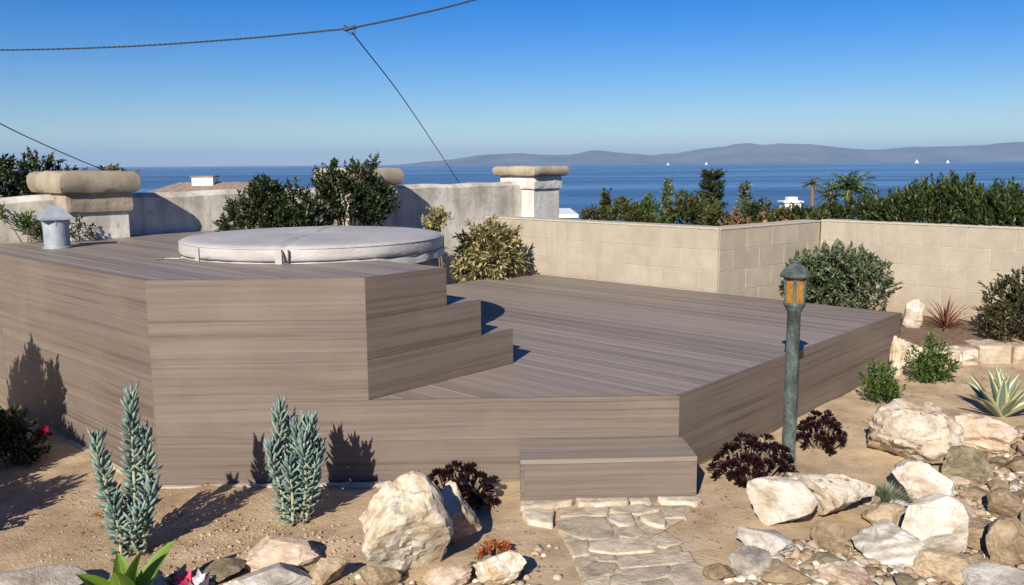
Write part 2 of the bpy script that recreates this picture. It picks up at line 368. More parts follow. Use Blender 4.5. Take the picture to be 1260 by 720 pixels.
CREAM = ((0.62, 0.555, 0.44), (0.52, 0.43, 0.30), (0.33, 0.23, 0.14))
M['rock_cream'] = rockmat('cream_rock', *CREAM, vein=0.5)
M['rock_pitted'] = rockmat('pitted_cream_rock', (0.63, 0.55, 0.43), (0.53, 0.43, 0.31), (0.37, 0.26, 0.165), vein=0.3, pits=1.0)
M['rock_white'] = rockmat('white_rock', (0.56, 0.515, 0.44), (0.46, 0.395, 0.305), (0.30, 0.225, 0.15), vein=0.35)
M['rock_pink'] = rockmat('pinkish_rock', (0.57, 0.46, 0.35), (0.45, 0.34, 0.24), (0.27, 0.18, 0.115), vein=0.4)
M['rock_grey'] = rockmat('grey_rock', (0.52, 0.48, 0.41), (0.38, 0.34, 0.28), (0.21, 0.18, 0.14), vein=0.4, band=0.0)
M['rock_banded'] = rockmat('banded_rock', (0.68, 0.64, 0.56), (0.48, 0.44, 0.37), (0.22, 0.19, 0.15), vein=0.3, band=0.7)
M['rock_brown'] = rockmat('brown_rock', (0.33, 0.245, 0.155), (0.235, 0.17, 0.10), (0.13, 0.09, 0.055), vein=0.4)
M['rock_olive'] = rockmat('olive_rock', (0.27, 0.225, 0.14), (0.19, 0.155, 0.095), (0.11, 0.088, 0.055), vein=0.3)
M['rock_tan'] = rockmat('tan_rock', (0.44, 0.34, 0.22), (0.34, 0.25, 0.15), (0.2, 0.14, 0.085), vein=0.3)
M['flag'] = rockmat('flagstone', (0.54, 0.45, 0.33), (0.43, 0.35, 0.25), (0.32, 0.25, 0.175), vein=0.2, scale=1.3)
M['flag_pale'] = rockmat('pale_flagstone', (0.60, 0.52, 0.41), (0.50, 0.42, 0.31), (0.36, 0.28, 0.19), vein=0.2, scale=1.3)
M['joint'] = plain('sandy_joint', (0.40, 0.325, 0.225), 0.95, var=0.3, scale=30, spec=0.1, bump=0.6)
def sea_m():
    t = NT('sea_water'); p = t.pos()
    st = t.noise(t.map(p, (0.00035, 0.0022, 1)), 1.0, 5, 0.6); wv = t.noise(t.map(p, (0.02, 0.05, 1)), 1.0, 3)
    c = t.ramp(st, [(0.3, (0.035, 0.085, 0.155)), (0.7, (0.06, 0.125, 0.205))])
    t.bump(wv, 0.25, 6.0)
    return t.base(c, t.ramp(st, [(0.4, 0.42), (0.6, 0.22)]), 0, 0.5)
M['sea'] = sea_m()
M['mountain'] = plain('coastal_hills', (0.12, 0.125, 0.105), 0.95, var=0.4, scale=0.0008, spec=0.05, bump=0.0)

# ------------------------------------------------------------------ ground, hillside, sea, far hills
random.seed(11); rng = np.random.default_rng(11)
U = Vector((0.678, 0.735)); V = Vector((-0.735, 0.678)); U.normalize(); V.normalize()
ANG = math.atan2(U.y, U.x); ANGV = math.atan2(V.y, V.x)
Z1, Z2 = 0.41, 1.04
def gz(x, y):
    f = 1 - 0.85 * max(0, 1 - abs(x - .55) / .9) ** .5 * min(1, max(0, (4.6 - y) / .4))
    b = -0.03 + 0.025 * f * noise.noise((x * 0.8, y * 0.8, 0.3)) + 0.017 * f * noise.noise((x * 3.1, y * 3.1, 4)) + 0.007 * f * noise.noise((x * 11, y * 11, 9))
    k = min(1, max(0, (x - 1.1) / 0.8)) * min(1, max(0, (5.6 - 0.15 * x - y) / 0.7))
    return b - 0.05 * k
gx = np.arange(-6, 9.01, 0.045); gy = np.arange(-3, 9.01, 0.045)
vv = np.array([(x, y, gz(x, y) if (y > 2 and y < 8) else -0.03) for y in gy for x in gx])
nx, ny = len(gx), len(gy)
ii = (np.arange(ny - 1)[:, None] * nx + np.arange(nx - 1)[None, :]).ravel()
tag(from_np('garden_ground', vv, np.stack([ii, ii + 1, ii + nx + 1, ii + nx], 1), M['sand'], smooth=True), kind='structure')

SEA = -42.0
def hz(x, y):
    s = max(0.0, y - 10.5)
    return max(-60.0, -0.45 - 0.09 * s + (0.4 * noise.noise((x * 0.05, y * 0.05, 2)) if s > 3 else 0))
rad = np.concatenate([np.linspace(0.5, 12, 12), np.geomspace(13, 1500, 50)]); an = np.linspace(0, 2 * np.pi, 145)[:-1]
hv = np.array([(r * math.cos(a), 6 + r * math.sin(a), hz(r * math.cos(a), 6 + r * math.sin(a))) for r in rad for a in an])
hn = len(an); hf = np.array([(i * hn + k, (i + 1) * hn + k, (i + 1) * hn + (k + 1) % hn, i * hn + (k + 1) % hn) for i in range(len(rad) - 1) for k in range(hn)])
tag(from_np('hillside', hv, hf, M['hill_soil'], smooth=True), kind='structure')
sr = np.concatenate([[250], np.geomspace(400, 45000, 40)]); sa = np.linspace(R(20), R(160), 60)
sv = np.array([(r * math.cos(a), r * math.sin(a), SEA) for r in sr for a in sa]); sn = len(sa)
sf = np.array([(i * sn + k, (i + 1) * sn + k, (i + 1) * sn + k + 1, i * sn + k + 1) for i in range(len(sr) - 1) for k in range(sn - 1)])
tag(from_np('sea', sv, sf[:, ::-1], M['sea'], smooth=True), kind='structure')

prof = [(470, 205), (500, 201), (560, 195), (590, 190), (640, 188), (670, 190), (700, 190), (730, 184), (760, 187), (800, 190), (830, 188), (860, 183), (890, 180), (905, 177), (920, 175.5), (940, 178),
        (960, 176), (1000, 177), (1040, 182), (1080, 184), (1120, 180), (1150, 180), (1180, 179), (1210, 178), (1235, 175), (1260, 174), (1330, 172), (1450, 176), (1600, 186), (1750, 196)]
HD = 24000.0
azs = np.linspace(480, 1740, 260); mv = []; rows = 26
for j in range(rows):
    for px in azs:
        py = np.interp(px, [p[0] for p in prof], [p[1] for p in prof]); top = aty(px, py, HD)
        hgt = max(20, top.z - SEA); t = j / (rows - 1); y = HD - 3600 + 7200 * t
        env = math.sin(min(1, t * 2 if t < .5 else (1 - t) * 2) * math.pi / 2) ** 1.3
        n_ = noise.fractal((px * 0.02, t * 5, 1.7), 1.0, 2.0, 5)
        z = SEA - 15 + hgt * env * (1 + 0.35 * n_ * (1 - env) * 2) + (0 if j != rows // 2 else 0) + 14 * noise.noise((px * 0.11, t * 9, 3))
        mv.append((top.x * y / HD, y, z))
mn = len(azs); mf = np.array([(j * mn + k, j * mn + k + 1, (j + 1) * mn + k + 1, (j + 1) * mn + k) for j in range(rows - 1) for k in range(mn - 1)])
tag(from_np('hills', np.array(mv), mf, M['mountain'], smooth=True), kind='structure')

# haze: one closed box of even air round everything
hzm = bpy.data.materials.new('haze_air'); hzm.use_nodes = True; ht = hzm.node_tree
ht.nodes.remove(ht.nodes['Principled BSDF'])
pv = ht.nodes.new('ShaderNodeVolumePrincipled'); pv.inputs['Color'].default_value = (0.44, 0.67, 1.0, 1); pv.inputs['Density'].default_value = 3.2e-5
ht.links.new(pv.outputs[0], ht.nodes['Material Output'].inputs['Volume'])
hb = MB(); hb.box((0, 10000, (SEA - 20 + 700) / 2), (92000, 76000, 700 - SEA + 20)); tag(hb.build('haze', hzm), kind='stuff')

# ------------------------------------------------------------------ timber deck
def P2(p): return Vector((p[0], p[1]))
def clip(poly, o, n):                              # keep the side where (p - o).n >= 0
    out = []
    for i in range(len(poly)):
        a, b = poly[i], poly[(i + 1) % len(poly)]; da, db = (a - o).dot(n), (b - o).dot(n)
        if da >= 0: out.append(a)
        if da * db < 0: out.append(a + (b - a) * (da / (da - db)))
    return out
def boards(mb, poly, z1, th=0.025, wd=0.138, gap=0.008, phase=0.0):
    ss = [p.dot(U) for p in poly]; k = math.floor((min(ss) - phase) / wd)
    while phase + k * wd < max(ss):
        a, b = phase + k * wd + gap / 2, phase + (k + 1) * wd - gap / 2
        q = clip(clip(poly, U * a, U), U * b, -U)
        if len(q) >= 3: mb.prism(q, z1 - th + random.uniform(-.0008, .0008), z1 + random.uniform(-.0012, .0), V)
        k += 1
def fascia(mb, a, b, z0, z1, th=0.02, wd=0.215, gap=0.0012, joints=()):
    a, b = P2(a), P2(b); d = (b - a); L = d.length; d.normalize(); nrm = Vector((d.y, -d.x)); rz = math.atan2(d.y, d.x)
    z = z1
    while z > z0 + 0.01:
        zb = max(z0, z - wd + gap)
        cuts = [0] + list(joints) + [L]
        for i in range(len(cuts) - 1):
            c = a + d * ((cuts[i] + cuts[i + 1]) / 2) - nrm * th / 2
            mb.box((c.x, c.y, (z + zb) / 2), (cuts[i + 1] - cuts[i] - (0.003 if joints else 0), th, z - zb), rz)
        z -= wd
deck = thing('timber_deck', 'two-level grey brown composite deck with three steps between its levels', 'deck', (0, 0, -0.03))
def dpart(mb, name, mat, **k):
    mb.v = [(x, y, z + 0.03) for x, y, z in mb.v]
    return mb.build(name, mat, deck, **k)
A_ = P2((-0.735, 4.285)); FL = P2((-1.815, 4.245)); FR = P2((0.858, 4.325)); RB = FR + U * 3.26; BB = RB + V * 3.95
S0 = A_.copy(); s_top, s_2, s_3 = 0.555, 0.82, 1.09
zb0 = -0.16
LW = Vector((-0.742, 0.670)); LW.normalize(); LB = FL + LW * 3.0
P3 = S0 + U * s_top; WALL0 = P2((-3.20, 7.05))
W3 = P3 + V * 3.6; W0 = LB
def inset(poly, edges, m=0.0212):
    for a, b in edges:
        d = (b - a).normalized(); n_ = Vector((-d.y, d.x)); poly = clip(poly, a + n_ * m, n_)
    return poly
mb = MB(); boards(mb, inset([FL + Vector((.9, 0)), FR, RB, BB, BB - U * 3.2], [(FL, FR), (FR, RB), (RB, BB)]), Z1, phase=0.02)
dpart(mb, 'lower_deck_top', M['deck'])
mb = MB(); boards(mb, inset([FL, A_, P3, W3, W0], [(FL, A_), (LB, FL), (A_, P3)]), Z2, phase=0.02)
boards(mb, [P3 + V * 1.95 + U * 0.002, P3 + V * 1.95 + U * 1.1, P3 + V * 3.55 + U * 1.1, P3 + V * 3.55 + U * 0.002], Z2, phase=P3.dot(U))
dpart(mb, 'upper_deck_top', M['deck'])
T = 0.025
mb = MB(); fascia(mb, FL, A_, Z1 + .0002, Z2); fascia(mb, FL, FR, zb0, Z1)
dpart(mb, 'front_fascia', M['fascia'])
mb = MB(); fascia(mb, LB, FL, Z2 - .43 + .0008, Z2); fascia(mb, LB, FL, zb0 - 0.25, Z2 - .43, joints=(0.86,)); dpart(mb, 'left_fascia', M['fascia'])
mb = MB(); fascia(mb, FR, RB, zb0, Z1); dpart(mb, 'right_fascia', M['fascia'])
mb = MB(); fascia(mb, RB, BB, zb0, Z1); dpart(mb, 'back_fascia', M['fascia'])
mb = MB()
for a_, b_ in ((FL + Vector((-.02, -.02)), FL + Vector((1.25, 0.012))), (FL + LW * 1.1, FL + Vector((-.02, -.02)))):
    d_ = (b_ - a_).normalized(); n_ = Vector((d_.y, -d_.x)); c_ = (a_ + b_) / 2 + n_ * .012; mb.box((c_.x, c_.y, -.06), ((b_ - a_).length, .028, .092), math.atan2(d_.y, d_.x))
dpart(mb, 'footing_strip', M['mortar'])
# stairs: side cheek of stepped boards, treads, risers
R3 = (Z2 - Z1) / 3
mb = MB()
for k, s1 in ((2, s_top), (1, s_2), (0, s_3)):
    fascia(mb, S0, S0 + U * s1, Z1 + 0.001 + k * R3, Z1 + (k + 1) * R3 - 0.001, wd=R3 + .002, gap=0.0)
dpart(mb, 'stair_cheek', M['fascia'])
SW = 0.56
for k, (sa_, sb_) in enumerate(((s_top, s_2), (s_2, s_3))):
    z = Z1 + (2 - k) * R3
    mb = MB(); boards(mb, [S0 + U * sa_ + V * .021, S0 + U * sb_ + V * .021, S0 + U * sb_ + V * SW, S0 + U * sa_ + V * SW], z - 0.001, phase=0.0); dpart(mb, 'stair_tread', M['deck'])
for s1, k in ((s_top, 2), (s_2, 1), (s_3, 0)):
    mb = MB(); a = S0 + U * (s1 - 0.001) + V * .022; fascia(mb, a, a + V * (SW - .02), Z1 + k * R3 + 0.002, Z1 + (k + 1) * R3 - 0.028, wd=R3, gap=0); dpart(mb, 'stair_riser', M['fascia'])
# low entry step on the ground side
st = [P2((0.034, 3.965)), P2((0.885, 4.0)), P2((0.868, 4.29)), P2((0.034, 4.262))]
mb = MB(); d = (st[1] - st[0]).normalized()
for i in range(2):
    a = [st[0] + (st[3] - st[0]) * (i * .5), st[1] + (st[2] - st[1]) * (i * .5), st[1] + (st[2] - st[1]) * (i * .5 + .49), st[0] + (st[3] - st[0]) * (i * .5 + .49)]
    mb.prism(a, 0.176, 0.2, d)
ents = dpart(mb, 'entry_step', M['deck'])
mb = MB(); fascia(mb, st[0], st[1], -0.12, 0.1745, wd=0.16); fascia(mb, st[1], st[2], -0.12, 0.1745, wd=0.16); fascia(mb, st[3], st[0], -0.12, 0.1745, wd=0.16)
mb.v = [(x, y, z + 0.03) for x, y, z in mb.v]; mb.build('step_fascia', M['fascia'], ents)

# ------------------------------------------------------------------ spa with its cover
SC = P2((-1.315, 5.77)); SR = 0.885
spa = thing('hot_tub', 'round hot tub sunk through the upper deck under a grey cover', 'hot tub', (SC.x, SC.y, Z1)); spa.scale = (.962, .962, 1)
mb = MB(); mb.lathe([(0.79, -0.3), (0.79, 0.62)], 64); mb.build('shell', M['shell'], spa, smooth=False)
def cover_z(r, a): return 0
n = 128; mb = MB(); profc = []
zt = 0.73
rings = [(0.0, zt + .014), (0.3, zt + .012), (0.6, zt + .006), (0.8, zt), (0.862, zt - .004), (0.878, zt - .014), (0.884, zt - .03), (0.885, zt - .06), (0.886, zt - .085), (0.880, zt - .088), (0.882, zt - .092), (0.890, zt - .115), (0.892, zt - .138)]
vs = []
fd = P2(at(413, 280, 1.14)) - P2(at(352, 303, 1.14)); fd.normalize(); fn_ = Vector((-fd.y, fd.x))
for i, (r, z) in enumerate(rings):
    for k in range(n):
        a = 2 * math.pi * k / n; x, y = r * math.cos(a), r * math.sin(a)
        dd = abs(Vector((x, y)).dot(fn_)); zz = z
        if i < 8: zz -= 0.016 * math.exp(-(dd / 0.018) ** 2) - 0.007 * math.exp(-(dd / 0.09) ** 2)
        rr = r
        if i >= 6:
            rr += 0.004 * noise.noise((x * 5, y * 5, z * 9)) + 0.003 * noise.noise((x * 19, y * 19, z * 12))
        if i >= 9:
            rr += 0.014 * noise.noise((x * 9, y * 9, 3)); zz += 0.022 * noise.noise((x * 6, y * 6, 7)) * (i - 8) / 4
        vs.append((rr * math.cos(a), rr * math.sin(a), zz))
fs = [(i * n + k, i * n + (k + 1) % n, (i + 1) * n + (k + 1) % n, (i + 1) * n + k) for i in range(len(rings) - 1) for k in range(n)]
fs = [f[::-1] for f in fs]
mb.add(vs, fs); cov = mb.build('cover', M['vinyl'], spa, smooth=True)
for pa in (-91, 8, 130, 230):
    a = R(pa); c0 = Vector((math.cos(a), math.sin(a), 0)); mb = MB()
    mb.box(c0 * 0.893 + Vector((0, 0, zt - .075)), (0.006, 0.042, 0.11), a)
    mb.build('strap_flap', M['vinyl'], cov, bevel=0.003)
mb = MB()
mb.tube([Vector((math.cos(2 * math.pi * k / 96) * .881, math.sin(2 * math.pi * k / 96) * .881, zt - .016)) for k in range(97)], .0055, 6, False); mb.build('piping', M['vinyl'], cov, smooth=True)
mb = MB(); mb.tube([Vector((math.cos(2 * math.pi * k / 96) * .8875, math.sin(2 * math.pi * k / 96) * .8875, zt - .088)) for k in range(97)], .004, 6, False); mb.build('skirt_seam', M['strap'], cov, smooth=True)
for pa in (-88.5,):
    a = R(pa); c0 = Vector((math.cos(a), math.sin(a), 0)); mb = MB()
    pts = []
    for j in range(14):
        q = j / 13; w_ = (q - .5) * 0.035
        tan = Vector((-math.sin(a), math.cos(a), 0))
        pts.append(c0 * (0.900 + 0.004 * math.sin(q * 6)) + tan * (w_ + .01 * math.sin(q * 9)) + Vector((0, 0, zt - .02 - .115 * math.sin(q * math.pi))))
    mb.tube(pts, 0.005, 6); mb.build('strap', M['strap'], cov, smooth=True)
    mb = MB(); mb.box(c0 * 0.903 + Vector((0, 0, zt - .118)), (0.018, 0.05, 0.028), a); mb.build('buckle', M['strap'], cov, bevel=0.004)
# a stray strap and clip on the boards
cl = thing('loose_strap', 'thin cord with small brown clip lying loose on the upper deck', 'strap', at(196, 320, Z2))
mb = MB(); mb.box((0, 0, 0.008), (0.05, 0.022, 0.014), 0.3); mb.build('clip', M['bark'], cl, bevel=0.004)
mb = MB(); e = at(228, 319, Z2) - at(196, 320, Z2); mb.tube([(0.02, 0, .006), e * .4 + Vector((0, .012, .006)), e * .75 + Vector((0, -.008, .006)), e + Vector((0, 0, .008))], 0.004, 6); mb.build('cord', M['vinyl'], cl)

# ------------------------------------------------------------------ walls and pillars
def rough_panel(name, mat, parent, o, d, L, z0, z1, th, seg=0.06, amp=0.02, topround=0.02, topamp=0.02):
    """an uneven plastered wall: front face, top and back in one mesh; o is the front base point, d the run direction"""
    n_ = Vector((d.y, -d.x)); nu = max(2, int(L / seg)); prof_ = []
    hs = [z0 + (z1 - z0) * k / 8 for k in range(9)]
    for z in hs[:-1]: prof_.append((0.0, z))
    prof_ += [(0.0, z1 - topround), (-topround, z1), (-th + topround, z1), (-th, z1 - topround), (-th, z0)]
    vs, fs = [], []
    for i in range(nu + 1):
        b = o + d * (L * i / nu)
        for (q, z) in prof_:
            x, y = b + n_ * q
            k = amp * noise.noise((x * 2.2, y * 2.2, z * 2.2 + 5)) + amp * .5 * noise.noise((x * 7, y * 7, z * 7))
            x += n_.x * k; y += n_.y * k
            zz = z + (topamp * noise.noise((b.x * 2.5, b.y * 2.5, 1)) if z > z1 - topround - .01 else 0)
            vs.append((x, y, zz))
    m = len(prof_)
    for i in range(nu):
        for k in range(m - 1): fs.append((i * m + k, (i + 1) * m + k, (i + 1) * m + k + 1, i * m + k + 1))
    fs.append(tuple(range(m))); fs.append(tuple(range(nu * m, nu * m + m))[::-1])
    mb = MB(); mb.add(vs, fs); return mb.build(name, mat, parent, smooth=False)
def wp(s): return P2((-3.03, 6.87)) + U * s           # along the front plane of the pillars
def wall_pt(s): return wp(s) + V * 0.20
stw = thing('stucco_wall', 'weathered grey stucco garden wall running behind the hot tub', 'wall', (*wall_pt(0), 0))
inv = Matrix.Translation((-wall_pt(0).x, -wall_pt(0).y, 0))
def reparent(o, par):
    o.parent = par; o.matrix_parent_inverse = Matrix.Translation(-Vector(par.location)); return o
wl = rough_panel('wall_panel', M['stucco'], None, wall_pt(-2.6), U, 8.0, -0.5, 1.38, 0.2, amp=0.008, topround=0.04, topamp=0.018); reparent(wl, stw)
def slab(mb, c, sx, sy, z0, z1, rnd, rz, seg=14, amp=0.010):
    """a rounded-edge slab (bullnose sides) with a slightly worn surface"""
    ringsz = []
    for k in range(7):
        a = -math.pi / 2 + math.pi * k / 6; ringsz.append((rnd * (math.cos(a) - 1), (z0 + z1) / 2 + (z1 - z0) / 2 * math.sin(a)))
    m = Matrix.Rotation(rz, 2); per = []
    for i in range(seg): per.append((-sx / 2 + sx * i / seg, -sy / 2))
    for i in range(seg): per.append((sx / 2, -sy / 2 + sy * i / seg))
    for i in range(seg): per.append((sx / 2 - sx * i / seg, sy / 2))
    for i in range(seg): per.append((-sx / 2, sy / 2 - sy * i / seg))
    vs = []; n = len(per)
    for (inset, z) in ringsz:
        for (x, y) in per:
            X, Y = x * (1 + 2 * inset / sx), y * (1 + 2 * inset / sy)
            cr = 0.012  # soften the corners
            kx, ky = max(0, abs(X) - (sx / 2 - cr)), max(0, abs(Y) - (sy / 2 - cr))
            if kx > 0 and ky > 0:
                X -= math.copysign(kx * .3, X); Y -= math.copysign(ky * .3, Y)
            p = m @ Vector((X, Y)); q = Vector((c[0] + p.x, c[1] + p.y, z))
            k = amp * noise.noise(q * 5) + amp * .6 * noise.noise(q * 17)
            q.x += k * (p.x / .3); q.y += k * (p.y / .3); q.z += k
            vs.append(q)
    fs = [(i * n + k, i * n + (k + 1) % n, (i + 1) * n + (k + 1) % n, (i + 1) * n + k) for i in range(6) for k in range(n)]
    fs.append(tuple(range(n))[::-1]); fs.append(tuple(range(6 * n, 7 * n))); mb.add(vs, fs)
def pillar(s0, s1, label, shaft_mat, cap_mat, tier_mat, z0=-0.5, zc=1.392, zt0=1.245, over=0.17):
    sm = (s0 + s1) / 2; wdt = s1 - s0; dep = 0.50; c = wp(sm) + V * (dep / 2)
    p = thing('stone_pillar', label, 'pillar', (c.x, c.y, 0), 0, 'pillars along the stucco wall')
    mb = MB(); slab(mb, (0, 0), wdt, dep, z0, 1.255, 0.015, ANG, 10, 0.012)
    # straight sides for the shaft
    mb = MB(); mm = Matrix.Rotation(ANG, 2); seg = 9; per = []
    for i in range(seg): per.append((-wdt / 2 + wdt * i / seg, -dep / 2))
    for i in range(seg): per.append((wdt / 2, -dep / 2 + dep * i / seg))
    for i in range(seg): per.append((wdt / 2 - wdt * i / seg, dep / 2))
    for i in range(seg): per.append((-wdt / 2, dep / 2 - dep * i / seg))
    vs = []; n = len(per)
    for j in range(14):
        z = z0 + (max(1.26, zt0 + .01) - z0) * j / 13
        for (x, y) in per:
            q = mm @ Vector((x, y)); q3 = Vector((q.x + c.x, q.y + c.y, z)); k = 1 + 0.02 * noise.noise(q3 * 4) + .012 * noise.noise(q3 * 12)
            vs.append((q.x * k, q.y * k, z))
    mb.add(vs, [(i * n + k, i * n + (k + 1) % n, (i + 1) * n + (k + 1) % n, (i + 1) * n + k) for i in range(13) for k in range(n)])
    mb.build('shaft', shaft_mat, p)
    mb = MB(); slab(mb, (0, 0), wdt + 0.06, dep + 0.06, zt0, zc + .008, 0.012, ANG); mb.build('cap_base', tier_mat, p)
    mb = MB(); slab(mb, (0, 0), wdt + over, dep + over, zc, 1.565, min(.045, (1.565 - zc) * .3), ANG); ck = mb.build('cap', cap_mat, p, smooth=True); ck.data.set_sharp_from_angle(angle=R(32))
pillar(-0.445, 0.0, 'tan capped stucco pillar behind the metal vent pipe', M['stucco'], M['cap'], M['cap'])
pillar(2.24, 2.70, 'grey stucco pillar half hidden behind the dark shrubs and hot tub', M['stucco'], M['cap'], M['stucco'])
pillar(4.87, 5.34, 'white stucco pillar with grey cap at the far end of the wall', M['white_stucco'], M['cap'], M['white_stucco'], zc=1.445, zt0=1.285, over=.19)

def block_wall(name, label, segs, ztop, z0):
    o0 = segs[0][0]; t = thing(name, label, 'wall', (o0.x, o0.y, z0))
    bm_, mo = MB(), MB(); th = 0.19; bw, bh = 0.405, 0.195
    for (a, b, ph) in segs:
        d = b - a; L = d.length; d.normalize(); n_ = Vector((d.y, -d.x)); rz = math.atan2(d.y, d.x)
        c = a + d * L / 2 - n_ * (th / 2 + 0.0025); mo.box((c.x - o0.x, c.y - o0.y, (ztop - 0.012 - z0) / 2), (L - .012, th - 0.002, ztop - 0.012 - z0), rz)
        zt_ = ztop; row = 0
        while zt_ > z0 + 0.02:
            x = -((row % 2) * 0.5 + ph) * bw
            while x < L:
                xa, xb = max(0, x) + .004, min(L, x + bw) - .004
                if xb - xa > 0.03:
                    c = a + d * (xa + xb) / 2 - n_ * (th / 2 + random.uniform(-.001, .001)); zb = max(z0, zt_ - bh)
                    bm_.box((c.x - o0.x, c.y - o0.y, (zt_ + zb) / 2 - z0 - .002), (xb - xa, th, zt_ - zb - 0.006), rz)
                x += bw
            zt_ -= bh; row += 1
    bm_.build('block_courses', M['block'], t, bevel=0.002); mo.build('mortar', M['mortar'], t)
    mb = MB()
    for (a, b, ph) in segs:
        d = b - a; L = d.length; d.normalize(); n_ = Vector((d.y, -d.x)); rz = math.atan2(d.y, d.x)
        c = a + d * L / 2 - n_ * th / 2; mb.box((c.x - o0.x, c.y - o0.y, ztop - z0 + 0.005), (L - .004, th + .012, 0.018), rz)
    mb.build('mortar_cap', M['mortar'], t, bevel=0.004)
    return t
CA = P2((1.905, 7.935)); CB = P2(at(1010, 272, 0.985)); CC = P2(at(1262, 282, 0.985)); dC = (CC - CB).normalized()
block_wall('block_wall', 'tan concrete block wall behind the lower deck with a broken corner', [(CA + V * 3.0, CA, 0.1)], 0.985, -0.25)
block_wall('block_wall', 'shaded tan block wall return behind the grey green shrub', [(CA + (CB - CA).normalized() * 0.012 - Vector((0, 0)), CB, 0.0)], 0.980, -0.25)
block_wall('block_wall', 'long sunlit tan block wall under the overhanging hedge', [(CB, CB + dC * 4.5, 0.55)], 0.985, -0.25)

# ------------------------------------------------------------------ raised bed, stone edging, path
e0 = P2(at(1106, 452, -0.03)); e1 = P2(at(1262, 447, -0.03)); ed = (e1 - e0).normalized()
def cross(o, d, p, e):                                 # where two plan lines meet
    k = d.x * e.y - d.y * e.x; t = ((p.x - o.x) * e.y - (p.y - o.y) * e.x) / k; return o + d * t
e_end = cross(e0 + Vector((0, .14)), ed, CB, dC)
bed = MB(); pts = [RB + U * .05, e0 + ed * .2 + Vector((0, .12)), e1 + Vector((0, .14)), e_end, CB, CA + Vector((.1, 0)), CA + V * .3, RB + V * 1.0 + U * .05]
BZ = 0.11
bed.prism([tuple(p) for p in pts], -0.2, BZ); tag(bed.build('bed_ground', M['bed']), kind='structure')
edg = thing('stone_edging', 'low mortared edging of pale flat stones along the raised bed', 'edging', (e0.x, e0.y, -0.05))
def stone_poly(mb, poly, z0, z1, amp=0.006, inset=0.008):
    """an irregular flat stone: polygon resampled, edges rounded and surface worn"""
    c = sum((Vector(p) for p in poly), Vector((0, 0))) / len(poly); per = []
    for i in range(len(poly)):
        a, b = Vector(poly[i]), Vector(poly[(i + 1) % len(poly)]); m = max(2, int((b - a).length / 0.02))
        for j in range(m): per.append(a + (b - a) * j / m)
    n = len(per); vs = []
    lay = [(0, z0), (0, z1 - inset), (-inset * .4, z1 - inset * .3), (-inset * 1.6, z1)]
    sh = [1.0, 0.7, 0.4, 0.12]
    for (i_, z) in lay:
        for p in per:
            d = (p - c); L = d.length; q = c + d * ((L + i_) / L)
            k = noise.noise((q.x * 9, q.y * 9, 3)) * .005 + noise.noise((q.x * 31, q.y * 31, 5)) * .003
            q = q + d.normalized() * k; vs.append((q.x, q.y, z + (amp * noise.noise((q.x * 14, q.y * 14, 2)) if z > z0 else 0)))
    for s_ in (0.75, 0.45, 0.15):
        for p in per:
            q = c + (p - c) * s_; vs.append((q.x, q.y, z1 + amp * noise.noise((q.x * 14, q.y * 14, 2)) + amp * .5 * noise.noise((q.x * 40, q.y * 40, 2))))
    m = len(lay) + 3
    fs = [(i * n + k, i * n + (k + 1) % n, (i + 1) * n + (k + 1) % n, (i + 1) * n + k) for i in range(m - 1) for k in range(n)]
    fs.append(tuple(range((m - 1) * n, m * n))); mb.add(vs, fs)
def ccw(poly):
    a = sum(poly[i][0] * poly[(i + 1) % len(poly)][1] - poly[(i + 1) % len(poly)][0] * poly[i][1] for i in range(len(poly)))
    return poly if a > 0 else poly[::-1]
x = 0.0; random.seed(5); L = (e1 - e0).length + 1.6
while x < L:
    ln = random.uniform(0.13, 0.30); a = x + .008; b = x + ln - .008; dpt = random.uniform(.24, .34); j = lambda: random.uniform(-.015, .015)
    nn = Vector((-ed.y, ed.x))
    poly = [ed * a + nn * j(), ed * b + nn * j(), ed * (b + j()) + nn * (dpt + j()), ed * (a + j()) + nn * (dpt + j())]
    mb = MB(); stone_poly(mb, [tuple(p) for p in poly], -0.1, 0.155 + random.uniform(-.02, .015), 0.01, 0.014)
    mb.build('edging_stone', random.choice([M['flag_pale'], M['flag_pale'], M['rock_pink'], M['flag']]), edg); x += ln

